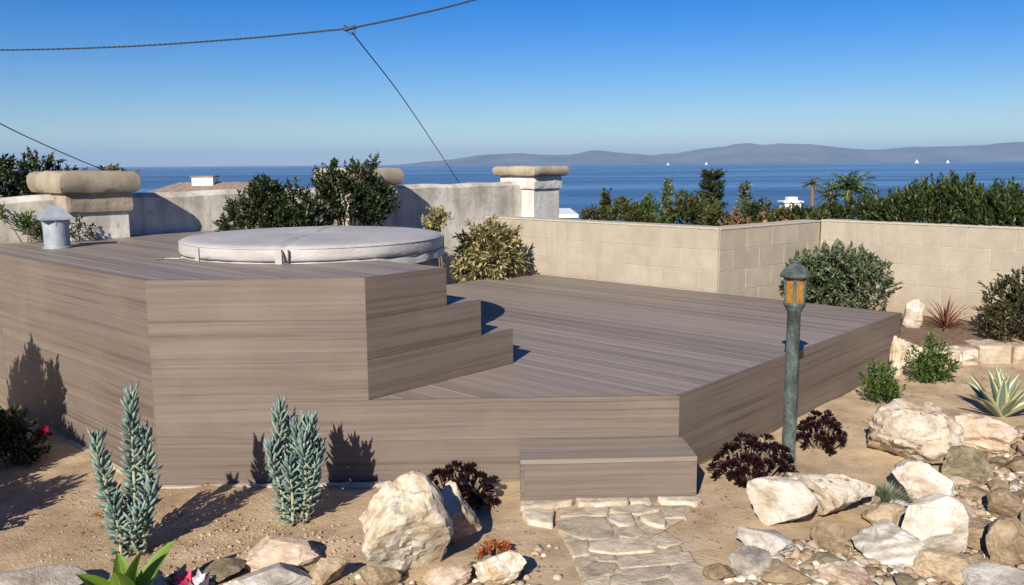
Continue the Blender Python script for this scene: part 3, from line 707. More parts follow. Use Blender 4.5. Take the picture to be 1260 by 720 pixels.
path = bpy.data.objects.new('path', None); COL.objects.link(path); path.location = (0.5, 3.6, -0.03); path['kind'] = 'structure'
def zpx(x, y): return at(580 + x / 3.9375, 560 + y / 3.9375, -0.02)
FLAGS = [(1, [(250, 225), (300, 208), (470, 205), (480, 238), (380, 250), (245, 265)]), (1, [(505, 212), (560, 202), (740, 200), (755, 240), (640, 252), (530, 252)]),
         (1, [(752, 205), (850, 202), (870, 240), (775, 240)]), (1, [(890, 207), (1085, 196), (1110, 232), (1080, 248), (930, 235)]),
         (1, [(245, 285), (300, 272), (395, 280), (390, 345), (280, 325)]), (0, [(440, 262), (650, 258), (640, 295), (450, 298)]),
         (0, [(685, 262), (830, 250), (900, 276), (800, 290), (690, 283)]), (1, [(665, 302), (770, 294), (795, 340), (720, 352), (670, 325)]),
         (1, [(815, 315), (890, 297), (940, 332), (930, 360), (860, 342)]), (0, [(940, 270), (1025, 262), (1035, 305), (945, 308)]),
         (0, [(430, 330), (540, 310), (640, 310), (675, 370), (665, 405), (550, 405), (440, 370)]), (0, [(715, 375), (800, 352), (830, 385), (780, 408), (725, 400)]),
         (0, [(480, 430), (560, 415), (572, 478), (500, 490)]), (0, [(600, 425), (720, 415), (880, 432), (858, 468), (700, 478), (590, 465)]),
         (0, [(890, 402), (960, 385), (1010, 425), (940, 450), (900, 440)]), (0, [(540, 560), (600, 525), (690, 534), (680, 578), (560, 600)]),
         (0, [(720, 500), (880, 484), (1040, 474), (1060, 520), (900, 535), (750, 545)]), (0, [(690, 592), (800, 557), (940, 547), (960, 590), (800, 613), (690, 630)]),
         (0, [(985, 547), (1080, 527), (1180, 600), (1230, 640), (1010, 640), (965, 600)]), (0, [(560, 612), (670, 602), (660, 650), (540, 650)]),
         (0, [(690, 642), (820, 622), (830, 690), (700, 700)]), (0, [(840, 620), (960, 605), (1000, 650), (990, 700), (845, 695)]), (0, [(600, 488), (690, 488), (710, 518), (620, 515)]),
         (0, [(540, 665), (670, 660), (680, 730), (530, 740)]), (0, [(1010, 655), (1230, 655), (1290, 720), (1010, 740)])]
mb = MB()
hull = [zpx(430, 262), zpx(640, 250), zpx(1080, 235), zpx(1030, 310), zpx(940, 360), zpx(1020, 440), zpx(1060, 520), zpx(1190, 610), zpx(1280, 760), zpx(520, 760), zpx(530, 600), zpx(480, 480), zpx(430, 370)]
stone_poly(mb, ccw([(p.x - .5, p.y - 3.6) for p in hull]), -0.1, 0.011, 0.006, 0.01); mb.build('joint_bed', M['joint'], path, smooth=True)
random.seed(8)
for pale, poly in FLAGS:
    pp = ccw([(p.x - .5, p.y - 3.6) for p in [zpx(*q) for q in poly]])
    cx_, cy_ = sum(p[0] for p in pp) / len(pp), sum(p[1] for p in pp) / len(pp); gr = 1.07 if pale else 1.17; pp = [(cx_ + (p[0] - cx_) * gr, cy_ + (p[1] - cy_) * gr) for p in pp]
    mb = MB(); stone_poly(mb, pp, -0.06, random.uniform(0.014, 0.021) + (0.010 if pale else 0), 0.006, 0.005)
    mb.build('flagstone', M['flag_pale'] if pale else M['flag'], path, smooth=True)

# ------------------------------------------------------------------ rocks
def rock_mesh(seed, sub=4, cuts=9, rough=0.10, sx=1, sy=1, sz=1):
    cuts = int(cuts * 1.5) if cuts > 6 else cuts + 2; rough *= 0.8
    rr = random.Random(seed); bm = bmesh.new(); bmesh.ops.create_icosphere(bm, subdivisions=sub, radius=1.0)
    pl = []
    for _ in range(cuts):
        d = Vector((rr.gauss(0, 1), rr.gauss(0, 1), rr.gauss(0, 0.8))).normalized(); pl.append((d, rr.uniform(0.46, 0.80)))
    off = Vector((rr.random() * 50, rr.random() * 50, rr.random() * 50))
    for v in bm.verts:
        for d, h in pl:
            e = v.co.dot(d) - h
            if e > 0: v.co -= d * e * 0.985
        c = v.co.copy(); dirn = c.normalized()
        k = rough * noise.fractal(c * 1.7 + off, 1.0, 2.0, 3) + rough * 0.55 * noise.noise(c * 5 + off) + rough * .3 * noise.noise(c * 13 + off) + rough * .16 * noise.noise(c * 29 + off)
        v.co = c + dirn * k
        v.co = Vector((v.co.x * sx, v.co.y * sy, v.co.z * sz))
    # normalise to a unit box
    lo = Vector([min(v.co[i] for v in bm.verts) for i in range(3)]); hi = Vector([max(v.co[i] for v in bm.verts) for i in range(3)])
    for v in bm.verts: v.co = Vector([((v.co[i] - lo[i]) / (hi[i] - lo[i]) - 0.5) for i in range(3)])
    me = bpy.data.meshes.new('rock'); bm.to_mesh(me); bm.free()
    me.polygons.foreach_set('use_smooth', [True] * len(me.polygons))
    try: me.set_sharp_from_angle(angle=R(24))
    except Exception: pass
    return me
def rock(cx, yb, wpx, hpx, mat, seed, label, name='boulder', tilt=(0, 0, 0), depth=0.8, cuts=9, rough=0.11, sub=5, group=None, sink=0.17):
    g = at(cx, yb); s = (g - Vector((0, 0, EYE))).length / F; W = wpx * s; D = W * depth
    el = math.asin((EYE + .03) / (g - Vector((0, 0, EYE))).length)
    H = max(W * 0.32, (hpx * s - math.sin(el) * D * 0.62) / math.cos(el))
    me = rock_mesh(seed, sub, cuts, rough); me.materials.append(M[mat]); me.name = name
    o = bpy.data.objects.new(name, me); COL.objects.link(o)
    dirv = Vector((g.x, g.y)).normalized(); c = Vector((g.x, g.y)) + dirv * D * 0.42
    o.scale = (W * 1.04, D, H * (1 + sink)); o.location = (c.x, c.y, gz(c.x, c.y) + H / 2 - H * sink * .5)
    o.rotation_euler = (R(tilt[0]), R(tilt[1]), -math.atan2(dirv.x, dirv.y) + R(tilt[2]))
    return tag(o, label, 'rock', group)
rock(500, 720, 112, 124, 'rock_cream', 21, 'largest cream boulder, standing angular before the deck between shrub and path', tilt=(0, -14, 20), depth=0.75, cuts=9, rough=0.13)
rock(560, 674, 66, 78, 'rock_cream', 34, 'cream boulder wedged behind the largest boulder beside the burgundy rosettes', tilt=(0, 12, 0), cuts=10)
rock(615, 728, 62, 48, 'rock_cream', 41, 'pale cream rock with small orange succulent growing behind it', cuts=9)
rock(346, 703, 88, 38, 'rock_pink', 52, 'flat pinkish cream rock below the second blue green succulent', tilt=(0, 6, 10), cuts=10)
rock(275, 716, 52, 28, 'rock_olive', 61, 'olive grey rounded rock beside the pink flower', 'rock', cuts=6)
rock(335, 742, 92, 40, 'rock_grey', 72, 'pale grey smooth rock at the bottom edge under the pinkish rock', 'rock', cuts=5, rough=.05)
rock(405, 724, 50, 38, 'rock_tan', 83, 'tan rounded rock right of the flat pinkish rock', 'rock', cuts=6)
rock(468, 728, 48, 34, 'rock_brown', 94, 'brown rounded rock just under the left foot of the largest boulder', 'rock', cuts=6)
rock(551, 730, 56, 34, 'rock_pink', 95, 'orange brown rounded rock just under the right foot of the largest boulder', 'rock', cuts=6)
rock(44, 766, 104, 52, 'rock_white', 106, 'smooth white rock in the corner beside the broad green leaves', 'rock', cuts=5, rough=.06)
rock(962, 655, 86, 72, 'rock_white', 117, 'white smooth boulder beside the path below the large burgundy plant', tilt=(0, 14, 15), cuts=10, rough=.08)
rock(1013, 640, 98, 66, 'rock_pitted', 128, 'cream pitted boulder close behind the white one at the lamp', tilt=(0, 8, -10), cuts=9)
rock(1123, 566, 98, 80, 'rock_pitted', 139, 'big domed pitted cream boulder below the two small green shrubs', cuts=3, rough=.16, depth=.85)
rock(1204, 552, 64, 46, 'rock_pink', 140, 'pale pinkish jagged rock between domed boulder and striped agave', tilt=(0, 10, 0), cuts=12, rough=.15)
rock(1137, 606, 70, 46, 'rock_white', 151, 'whitish angular rock behind the grey grass tuft', tilt=(0, 16, 0), cuts=9)
rock(1145, 676, 66, 68, 'rock_white', 162, 'square white upright rock in the dry creek bed', tilt=(0, 0, 12), depth=.6, cuts=12, rough=.05)
rock(1095, 691, 78, 50, 'rock_banded', 173, 'grey and white banded rock left of the square white rock', tilt=(0, 5, 0), cuts=9)
rock(946, 693, 76, 42, 'rock_grey', 184, 'flat greyish rock below the white smooth boulder', tilt=(0, 8, 10), depth=.9, cuts=11)
rock(922, 714, 46, 36, 'rock_grey', 195, 'round grey cobble beside the edge of the flagstone path', 'rock', cuts=5, rough=.06)
rock(1172, 714, 78, 36, 'rock_tan', 206, 'flat beige slab rock under the square white rock', tilt=(0, 5, 0), depth=.6, cuts=10)
rock(1232, 738, 78, 44, 'rock_grey', 217, 'smooth grey rock at the bottom right corner', 'rock', cuts=4, rough=.05)
rock(1190, 580, 48, 40, 'rock_olive', 228, 'dark olive rock just below the pale pinkish jagged rock', 'rock', cuts=8)
rock(1088, 642, 46, 32, 'rock_tan', 239, 'tan round cobble just below the grey grass tuft', 'rock', cuts=6)
rock(1037, 724, 54, 32, 'rock_pink', 240, 'orange pink rounded rock low in the creek bed', 'rock', cuts=5)
rock(1018, 680, 36, 40, 'rock_brown', 251, 'upright brown cobble right of the white smooth boulder', 'rock', cuts=6)
rock(1016, 700, 34, 18, 'rock_olive', 262, 'flat dark olive cobble under the upright brown one', 'rock', cuts=6)
rock(967, 726, 54, 30, 'rock_brown', 273, 'brown rock below the flat greyish rock', 'rock', cuts=7)
rock(884, 720, 36, 26, 'rock_brown', 284, 'sandy brown cobble at the right edge of the flagstone path', 'rock', cuts=6)
rock(1070, 617, 22, 18, 'rock_white', 295, 'small cream cobble left of the grey grass tuft', 'rock', cuts=6)
rock(1205, 668, 62, 36, 'rock_brown', 306, 'wide brown rock right of the square white rock', 'rock', cuts=9)
rock(1243, 690, 46, 56, 'rock_brown', 317, 'tall split brown rock near the right edge of the creek bed', 'rock', cuts=11)
rock(1202, 612, 52, 24, 'rock_brown', 328, 'long brown slab rock right of the whitish angular rock', 'rock', cuts=11)
rock(1236, 632, 40, 34, 'rock_brown', 339, 'brown angular rock leaning near the right edge above the split one', 'rock', tilt=(0, 20, 0), cuts=11)
rock(1170, 636, 60, 26, 'rock_pink', 340, 'pale pink flat rock between the whitish and square white rocks', 'rock', cuts=9)
rock(1180, 449, 46, 24, 'rock_white', 351, 'bright white block rock set before the stone edging', 'rock', cuts=13, rough=.03)
rock(1104, 462, 18, 44, 'rock_cream', 352, 'cream rock standing against the far corner of the deck', 'rock', cuts=9)
g = at(1128, 404, BZ)
o = rock(1128, 404, 24, 40, 'rock_white', 361, 'white upright rock in the raised bed beside the red spiky plant', 'rock', cuts=11); d_ = Vector((g.x, g.y)); o.location = (g.x, g.y + .08, BZ + .12); o.scale = (0.18, 0.15, 0.27)

# cobbles of the dry creek: a few shapes, copied
lib = {}
KC = [('rock_brown', 'brown'), ('rock_olive', 'olive grey'), ('rock_tan', 'tan'), ('rock_cream', 'cream'), ('rock_grey', 'grey'), ('rock_pink', 'pinkish')]
for q, (mk, nm) in enumerate(KC):
    for j in range(3):
        me = rock_mesh(500 + q * 10 + j, 3, 12, 0.065); me.materials.append(M[mk]); me.name = 'cobble'; lib[(q, j)] = bpy.data.objects.new('cobble', me)
placed = [(o.location.x, o.location.y, max(o.scale.x, o.scale.y) * .5) for o in COL.objects if o.name.split('.')[0] in ('boulder', 'rock')]
random.seed(77)
def inpoly(p, poly):
    c = False
    for i in range(len(poly)):
        a, b = poly[i], poly[i - 1]
        if (a[1] > p[1]) != (b[1] > p[1]) and p[0] < (b[0] - a[0]) * (p[1] - a[1]) / (b[1] - a[1]) + a[0]: c = not c
    return c
first = set()
def cobbles(poly, n, smin, smax, wts, where):
    k = tries = 0; xs = [p[0] for p in poly]; ys = [p[1] for p in poly]
    while k < n and tries < n * 40:
        tries += 1; px, py = random.uniform(min(xs), max(xs)), random.uniform(min(ys), max(ys))
        if not inpoly((px, py), poly): continue
        g = at(px, py); s = random.uniform(smin, smax) * (1 - 0.5 * k / n)
        if any((g.x - a) ** 2 + (g.y - b) ** 2 < ((r * .85 + s * .42)) ** 2 for a, b, r in placed): continue
        placed.append((g.x, g.y, s * .5)); q = random.choices(range(6), wts)[0]; j = random.randrange(3); src = lib[(q, j)]
        o = src.copy(); COL.objects.link(o)
        h = s * random.uniform(.3, .65); o.scale = (s, s * random.uniform(.6, .95), h); o.location = (g.x, g.y, gz(g.x, g.y) + h * .3)
        o.rotation_euler = (random.uniform(-.25, .25), random.uniform(-.25, .25), random.uniform(0, 6.28))
        tag(o, f'small {KC[q][1]} cobble lying {where}', 'rock', f'{KC[q][1]} cobbles {where}'); k += 1
CREEK = [(1048, 660), (1085, 622), (1170, 585), (1215, 545), (1262, 528), (1300, 560), (1300, 760), (880, 760), (895, 705), (985, 668)]
cobbles(CREEK, 165, 0.06, 0.20, (5, 3, 4, 3, 2, 3), 'among the rocks of the dry creek bed')
STRIP = [(190, 700), (300, 690), (430, 690), (470, 700), (640, 706), (700, 730), (700, 770), (150, 770)]
cobbles(STRIP, 26, 0.05, 0.12, (4, 3, 4, 3, 2, 3), 'in the rock row along the front edge')
LEFT = [(-40, 715), (90, 722), (230, 715), (230, 770), (-40, 770)]
cobbles(LEFT, 10, 0.05, 0.12, (2, 1, 2, 6, 2, 3), 'round the broad leaved plant')

# pebbles nobody could count
def pebbles(name, regions, seed, mat):
    r2 = random.Random(seed); bm = bmesh.new(); bmesh.ops.create_icosphere(bm, subdivisions=1, radius=1)
    bv = np.array([v.co[:] for v in bm.verts]); bf = np.array([[v.index for v in f.verts] for f in bm.faces]); bm.free()
    vs, fs, b = [], [], 0; nr = np.random.default_rng(seed)
    for poly, n, smin, smax in regions:
        k = 0; xs = [p[0] for p in poly]; ys = [p[1] for p in poly]
        while k < n:
            px, py = r2.uniform(min(xs), max(xs)), r2.uniform(min(ys), max(ys))
            if not inpoly((px, py), poly): continue
            g = at(px, py); s = smin + (smax - smin) * r2.random() ** 2.5
            v = bv * (1 + nr.uniform(-.25, .25, (len(bv), 1))) * np.array([s, s * r2.uniform(.6, 1), s * r2.uniform(.4, .8)])
            a = r2.uniform(0, 6.3); ca, sa_ = math.cos(a), math.sin(a)
            v = np.stack([v[:, 0] * ca - v[:, 1] * sa_, v[:, 0] * sa_ + v[:, 1] * ca, v[:, 2]], 1) + np.array([g.x, g.y, gz(g.x, g.y) + s * .15])
            vs.append(v); fs.append(bf + b); b += len(bv); k += 1
    return tag(from_np(name, np.concatenate(vs), np.concatenate(fs), mat, smooth=False), kind='stuff')
def pebm():
    t = NT('mixed_pebbles'); rnd = t.n('ShaderNodeNewGeometry').outputs['Random Per Island']
    c = t.ramp(rnd, [(0.05, (0.14, 0.10, 0.065)), (0.3, (0.30, 0.22, 0.14)), (0.55, (0.40, 0.31, 0.21)), (0.75, (0.30, 0.27, 0.22)), (0.92, (0.62, 0.56, 0.46))])
    return t.base(c, 0.9, 0, 0.2)
M['pebble'] = pebm()
pebbles('gravel', [(CREEK, 3400, .008, .038), (STRIP, 500, .008, .026), (LEFT, 120, .008, .022), ([(640, 670), (690, 670), (690, 730), (630, 730)], 14, .012, .03)], 3, M['pebble'])
pebbles('dirt', [([(-60, 600), (240, 600), (460, 600), (440, 700), (200, 700), (-60, 700)], 1100, .001, .007), ([(580, 600), (1250, 470), (1250, 540), (1000, 680), (640, 700)], 420, .001, .006),
                 ([(230, 640), (420, 640), (470, 690), (230, 700)], 500, .002, .012)], 4,
        plain('soil_clods', (0.40, 0.29, 0.18), 0.95, var=0.4, scale=30, spec=0.1))

# ------------------------------------------------------------------ leaves
def norm(a): return a / (np.linalg.norm(a, axis=-1, keepdims=True) + 1e-9)
def leaf_cards(p, d, L, W, fold=0.25, curl=0.15, wide=0.5, roll=None):
    """p,d (n,3): base and direction; two-sided folded diamond leaves of six points"""
    n = len(p); ref = norm(rng.normal(size=(n, 3)) * 0.7 + np.array([0, 0, 1.0])) if roll is None else roll
    s = norm(np.cross(d, ref)); nn = norm(np.cross(s, d)); L = np.broadcast_to(np.asarray(L, float), (n,))[:, None]; W = np.broadcast_to(np.asarray(W, float), (n,))[:, None]
    mid = p + d * L * wide + nn * L * curl * 0.3; tip = p + d * L - nn * L * curl
    a = mid + s * W * .5 + nn * W * fold; b = mid - s * W * .5 + nn * W * fold
    v = np.stack([p, a, tip, b, mid], 1).reshape(-1, 3)
    k = np.arange(n)[:, None] * 5
    f = np.concatenate([k + np.array([0, 1, 4]), k + np.array([1, 2, 4]), k + np.array([2, 3, 4]), k + np.array([3, 0, 4])])
    return v, f
def sprig_leaves(tips, dirs, slen, nl, spread=0.9, up=0.2):
    """leaves spiralling round each sprig: returns base and direction arrays"""
    m = len(tips); t = np.tile(np.linspace(0, 1, nl), m); P = np.repeat(tips, nl, 0); Dr = np.repeat(dirs, nl, 0)
    ph = np.tile(np.arange(nl) * 2.4, m) + np.repeat(rng.uniform(0, 6.28, m), nl)
    ref = norm(np.cross(Dr, np.array([0.3, 0.5, 0.81]))); r2 = np.cross(Dr, ref)
    rad = ref * np.cos(ph)[:, None] + r2 * np.sin(ph)[:, None]
    sp = (spread * (1.25 - t * 0.8))[:, None]
    d = norm(Dr + rad * sp + np.array([0, 0, up]) + rng.normal(size=P.shape) * 0.18)
    return P + Dr * (slen * (t - 0.7))[:, None], d
def bush(name, label, cat, loc, size, nsprig, nl, leaf, mat, lobes=7, sprig=0.10, stems=8, group=None, seed=1, up=0.35, bottom=0.15, stem_mat='bark', fold=0.25, shell=0.55, spread=0.9, flowers=None, lumps=None, wide=0.5, low=None):
    global rng; rng = np.random.default_rng(seed); rr = random.Random(seed)
    t = thing(name, label, cat, loc, 0, group); sx, sy, sz = size
    cs = []
    if lumps: cs = [np.array(l[:3]) for l in lumps]; rs = [l[3] for l in lumps]
    else:
        rs = []
        for _ in range(lobes):
            a = rr.uniform(0, 6.28); q = rr.uniform(.25, .8) ** .7; z = rr.uniform(bottom + .18, .78)
            k = math.sqrt(max(.1, 1 - ((z - .45) / .6) ** 2)); cs.append(np.array([math.cos(a) * q * sx * .62 * k, math.sin(a) * q * sy * .62 * k, z * sz])); rs.append(rr.uniform(.24, .42) * min(sx, sy, sz * .8) * 1.0)
    cs = np.array(cs); rs = np.array(rs); idx = rng.choice(len(cs), nsprig, p=rs ** 2 / (rs ** 2).sum())
    u_ = norm(rng.normal(size=(nsprig, 3)) + np.array([0, 0, .25])); q = (shell + (1 - shell) * rng.random(nsprig) ** .5)[:, None] * (0.85 + .4 * rng.random((nsprig, 1)) ** 3)
    tips = cs[idx] + u_ * rs[idx][:, None] * q
    tips[:, 2] = np.maximum(tips[:, 2], 0.02 * sz if low is None else low)
    dirs = norm(u_ * .8 + np.array([0, 0, up]) + rng.normal(size=u_.shape) * .3)
    P, Dd = sprig_leaves(tips, dirs, sprig, nl, spread); n = len(P)
    v, f = leaf_cards(P, Dd, leaf[0] * rng.uniform(.6, 1.15, n), leaf[1] * rng.uniform(.7, 1.1, n), fold, .15, wide)
    from_np('foliage', v, f, M[mat], t)
    mb = MB()
    for k in range(stems):
        c = cs[k % len(cs)]; b = Vector((rr.uniform(-.12, .12) * sx, rr.uniform(-.12, .12) * sy, -.03)); e = Vector(c) * 0.95
        m = b.lerp(e, .5) + Vector((rr.uniform(-.08, .08) * sx, rr.uniform(-.08, .08) * sy, .05 * sz)); r0 = max(.004, .014 * sz)
        mb.tube([b, b.lerp(m, .6), m, m.lerp(e, .6), e], [r0, r0 * .8, r0 * .65, r0 * .5, r0 * .3], 6)
        for _ in range(3):
            e2 = e + Vector((rr.gauss(0, 1), rr.gauss(0, 1), rr.gauss(.4, 1))).normalized() * rs[k % len(rs)] * .8; mb.tube([m.lerp(e, .5), e.lerp(e2, .5), e2], [r0 * .4, r0 * .3, r0 * .15], 5)
    if stems: mb.build('branches', M[stem_mat], t, smooth=True)
    if flowers:
        fm, fnn, fs_, fl = flowers; k = rng.choice(n, fnn); c = P[k] + Dd[k] * leaf[0] * .7
        if fnn <= 30:
            for c_ in c:
                d2 = norm(rng.normal(size=(6, 3)) + np.array([0, 0, .4])); v, f = leaf_cards(np.tile(c_, (6, 1)), d2, fs_, fs_ * .75); from_np('flower', v, f, M[fm], t)
            return t
        P2_ = np.repeat(c, 5, 0); d2 = norm(rng.normal(size=P2_.shape) + np.array([0, 0, .4])); v, f = leaf_cards(P2_, d2, fs_, fs_ * .75)
        from_np(fl, v, f, M[fm], t)
    return t

def gp(px, py, z=-0.03):
    p = at(px, py, z); return (p.x, p.y, gz(p.x, p.y) - .01 if z == -0.03 else z)

# blue green succulents with upright finger leaves
def finger_plant(label, px, py, stems, seed):
    global rng; rng = np.random.default_rng(seed); rr = random.Random(seed); t = thing('succulent', label, 'succulent', gp(px, py), 0, 'blue green finger leaved succulents')
    mb = MB(); Ps, Ds, Ls = [], [], []
    for (dx, dy, h, lean) in stems:
        b = Vector((rr.uniform(-.035, .035) + dx * .25, rr.uniform(-.03, .03) + dy * .3, -.02)); h *= rr.uniform(.94, 1.06); e = Vector((dx + rr.uniform(-.02, .02), dy, h)); m = Vector((dx * .75 + rr.uniform(-.024, .024), dy * .75, h * .45))
        pts = [b, b.lerp(m, .5), m, m.lerp(e, .5), e]; mb.tube(pts, [.008, .0075, .007, .006, .004], 7)
        n = int(112 * h / .5)
        for k in range(n):
            q = (k + rr.random()) / n; q = q ** .8
            if rr.random() > .50 + q * q * 1.3: continue
            i = min(3, int(q * 4)); p = pts[i].lerp(pts[i + 1], q * 4 - i); a = k * 2.4
            lift = rr.choice((.3, .55, .8)) + 1.7 * q ** 5
            d = Vector((math.cos(a), math.sin(a), lift + rr.uniform(-.25, .25))).normalized(); Ps.append(p); Ds.append(d); Ls.append((.052 + .02 * q) * rr.uniform(.7, 1.25))
    mb.build('stem', M['pale_stem'], t, smooth=True)
    P = np.array(Ps); D = np.array(Ds); L = np.array(Ls)[:, None]; n = len(P); s = norm(np.cross(D, rng.normal(size=D.shape))); s2 = np.cross(D, s)
    vs = [P]; 
    for (q, r) in ((.3, .0058), (.7, .0068)):
        for k in range(4):
            a = k * math.pi / 2; vs.append(P + D * L * q + (s * math.cos(a) + s2 * math.sin(a)) * r + np.array([0, 0, 1]) * L * .1 * q * q)
    vs.append(P + D * L + np.array([0, 0, 1]) * L * .12); v = np.stack(vs, 1).reshape(-1, 3); k = np.arange(n)[:, None] * 10; f = []
    for j in range(4):
        j2 = (j + 1) % 4; f += [k + np.array([0, 1 + j2, 1 + j]), k + np.array([1 + j, 1 + j2, 5 + j2]), k + np.array([1 + j, 5 + j2, 5 + j]), k + np.array([5 + j, 5 + j2, 9])]
    from_np('leaves', v, np.concatenate(f), M['teal'], t, smooth=True)
    m_ = 46; ang = rng.uniform(0, 6.28, m_); si = rng.integers(0, len(stems), m_); zz = rng.uniform(.02, .13, m_)
    bp = np.array([[stems[q_][0] * (.4 + z_), stems[q_][1] * .5, z_] for q_, z_ in zip(si, zz)]); dd = norm(np.stack([np.cos(ang), np.sin(ang), rng.uniform(-.9, .2, m_)], 1))
    v, f = leaf_cards(bp, dd, rng.uniform(.03, .055, m_), .008); from_np('dry_leaves', v, f, M['dry'], t)
    return t
finger_plant('blue green finger leaved succulent with three tall stems before the deck corner', 163, 683,
             [(.025, 0, .66, 0), (-.09, -.02, .48, 0), (.08, .03, .50, 0), (.0, .05, .30, 0), (.05, -.05, .2, 0), (-.05, -.05, .24, 0), (.10, -.02, .30, 0), (-.115, .05, .33, 0)], 5)
finger_plant('bushy blue green finger leaved succulent midway along the front fascia', 367, 641,
             [(-.075, 0, .56, 0), (.02, .02, .47, 0), (.075, .0, .46, 0), (.10, .04, .36, 0), (-.04, .05, .43, 0), (.045, -.05, .40, 0), (-.105, -.04, .36, 0), (0, -.06, .30, 0), (.10, -.03, .3, 0), (.05, .06, .48, 0)], 9)

# burgundy rosette succulents
def rosette(P, D, n, L, W, rr):
    """leaf bases and directions of one rosette"""
    o = []; ref = D.cross(Vector((.3, .4, .86))).normalized(); r2 = D.cross(ref)
    for k in range(n):
        a = k * 2.4; q = k / n; tilt = .15 + 1.25 * q; d = (D * math.cos(tilt) + (ref * math.cos(a) + r2 * math.sin(a)) * math.sin(tilt)).normalized()
        o.append((P + D * (.012 * (1 - q)), d, L * (.45 + .6 * q), W * (.6 + .5 * q), D))
    return o
def aeonium(label, loc, size, nr, seed, mat='burgundy', L=.042, group='burgundy rosette succulents', cat='succulent', stemmat='bark', name='succulent', nleaf=20):
    rr = random.Random(seed); t = thing(name, label, cat, loc, 0, group); sx, sy, sz = size; mb = MB(); o = []
    for k in range(nr):
        q = math.sqrt((k + .5) / nr); a = k * 2.4 + rr.uniform(-.3, .3); p = Vector((math.cos(a) * q * sx, math.sin(a) * q * sy, sz * (math.sqrt(max(.02, 1 - q * q * .985)) * (rr.uniform(.72, 1.0) if k % 3 else rr.uniform(.25, .6)))))
        D = Vector((p.x / sx * .7, p.y / sy * .7, .75 + rr.uniform(-.2, .2))).normalized(); o += rosette(p, D, nleaf, L * rr.uniform(.8, 1.2), L * .42, rr)
        b = Vector((p.x * .15, p.y * .15, -.02)); mb.tube([b, b.lerp(p, .5) + Vector((0, 0, -.02)), p], [.007, .006, .006], 5)
    mb.build('branches', M[stemmat], t, smooth=True)
    global rng; rng = np.random.default_rng(seed)
    v, f = leaf_cards(np.array([q[0] for q in o]), np.array([q[1] for q in o]), np.array([q[2] for q in o]), np.array([q[3] for q in o]), .12, -.12, .68, roll=np.array([q[4] for q in o]))
    from_np('rosettes', v, f, M[mat], t); return t
aeonium('large burgundy rosette succulent between the lamp post and deck corner', gp(927, 588), (.21, .15, .235), 105, 3)
aeonium('medium burgundy rosette succulent behind the lamp post against the deck', gp(1010, 543), (.13, .11, .22), 58, 4)
aeonium('burgundy rosette succulent partly behind the largest cream boulder', gp(564, 622), (.17, .10, .23), 70, 6)
aeonium('small dark rosette succulent at the foot of the front fascia above the boulder', gp(520, 606), (.05, .05, .12), 6, 7, L=.035)
aeonium('small orange succulent cushion beside the path', gp(611, 684), (.062, .05, .07), 14, 8, 'orange_succ', .032, None, nleaf=16)
aeonium('tiny reddish succulent in the soil near the blue green succulent', gp(130, 640), (.035, .03, .03), 6, 9, 'orange_succ', .022, None, nleaf=12)

# small shrubs on the sand
bush('shrub', 'small leafy green shrub beside the deck near the domed boulder', 'shrub', gp(1084, 498), (.13, .12, .34), 150, 9, (.036, .016), 'bright_green', seed=21, sprig=.07, stems=6, up=.7, lumps=[(0, 0, .1, .09), (-.06, 0, .17, .07), (.03, .02, .19, .08), (-.05, 0, .26, .055), (.09, -.03, .09, .06), (.0, -.03, .13, .09), (-.08, .0, .10, .06), (.05, .0, .05, .08)])
bush('shrub', 'small leafy green shrub beyond the deck corner near the edging', 'shrub', gp(1142, 468), (.16, .14, .36), 170, 9, (.040, .018), 'bright_green', seed=22, sprig=.07, stems=6, up=.6, lumps=[(0, 0, .12, .10), (-.08, 0, .20, .07), (.07, .02, .22, .08), (.0, 0, .30, .05), (.1, -.03, .12, .08), (-.09, .0, .10, .08), (.04, .0, .06, .1)])
bush('shrub', 'rounded grey green shrub behind the deck against the shaded block wall', 'shrub', at(1036, 380, BZ), (.52, .42, .72), 760, 12, (.062, .024), 'grey_green', seed=23, sprig=.09, stems=10, lobes=14, up=.45, shell=.7,
     lumps=[(-.28, 0, .36, .24), (.28, 0, .34, .24), (-.52, .05, .32, .22), (-.62, -.05, .22, .17), (0, .05, .42, .25), (-.14, -.1, .42, .25), (.2, -.05, .42, .2), (-.4, -.12, .40, .2), (-.33, .05, .24, .16), (.42, 0, .30, .16), (0, -.18, .26, .26), (.18, -.18, .26, .24), (-.2, -.12, .22, .2)])
bush('shrub', 'dark bronze green shrub at the end of the long block wall', 'shrub', at(1243, 417, BZ), (.45, .4, .6), 620, 11, (.048, .02), 'bronze_green', seed=24, sprig=.08, stems=8, up=.4, shell=.6,
     lumps=[(-.10, 0, .26, .22), (.08, 0, .36, .22), (.28, 0, .34, .22), (.0, -.1, .18, .22), (.3, -.1, .2, .24), (-.16, -.05, .14, .14), (.45, .0, .28, .2), (.12, -.12, .28, .22)])
bush('shrub', 'yellow green variegated shrub between hot tub and sunlit block wall', 'shrub', at(603, 352, Z1 - .1), (.42, .36, .75), 420, 11, (.085, .030), 'yellow_green', seed=25, sprig=.10, stems=12, up=-.1, shell=.6, stem_mat='pale_stem',
     lumps=[(-.02, 0, .47, .22), (.15, 0, .44, .18), (-.17, 0, .40, .17), (.1, -.1, .28, .22), (-.13, -.1, .22, .2), (.22, 0, .24, .15), (-.25, -.02, .2, .13)])
p = wall_pt(2.2) - V * .75
bush('shrub', 'low yellow flowering shrub peeking over the right end of the hot tub cover', 'shrub', (p.x + .45, p.y + .45, Z1), (.25, .22, .78), 60, 9, (.05, .022), 'yellow_green', seed=26, stems=3, lumps=[(-.04, 0, .65, .09), (-.1, 0, .60, .08)], flowers=('yellow_flower', 14, .034, 'flowers'))
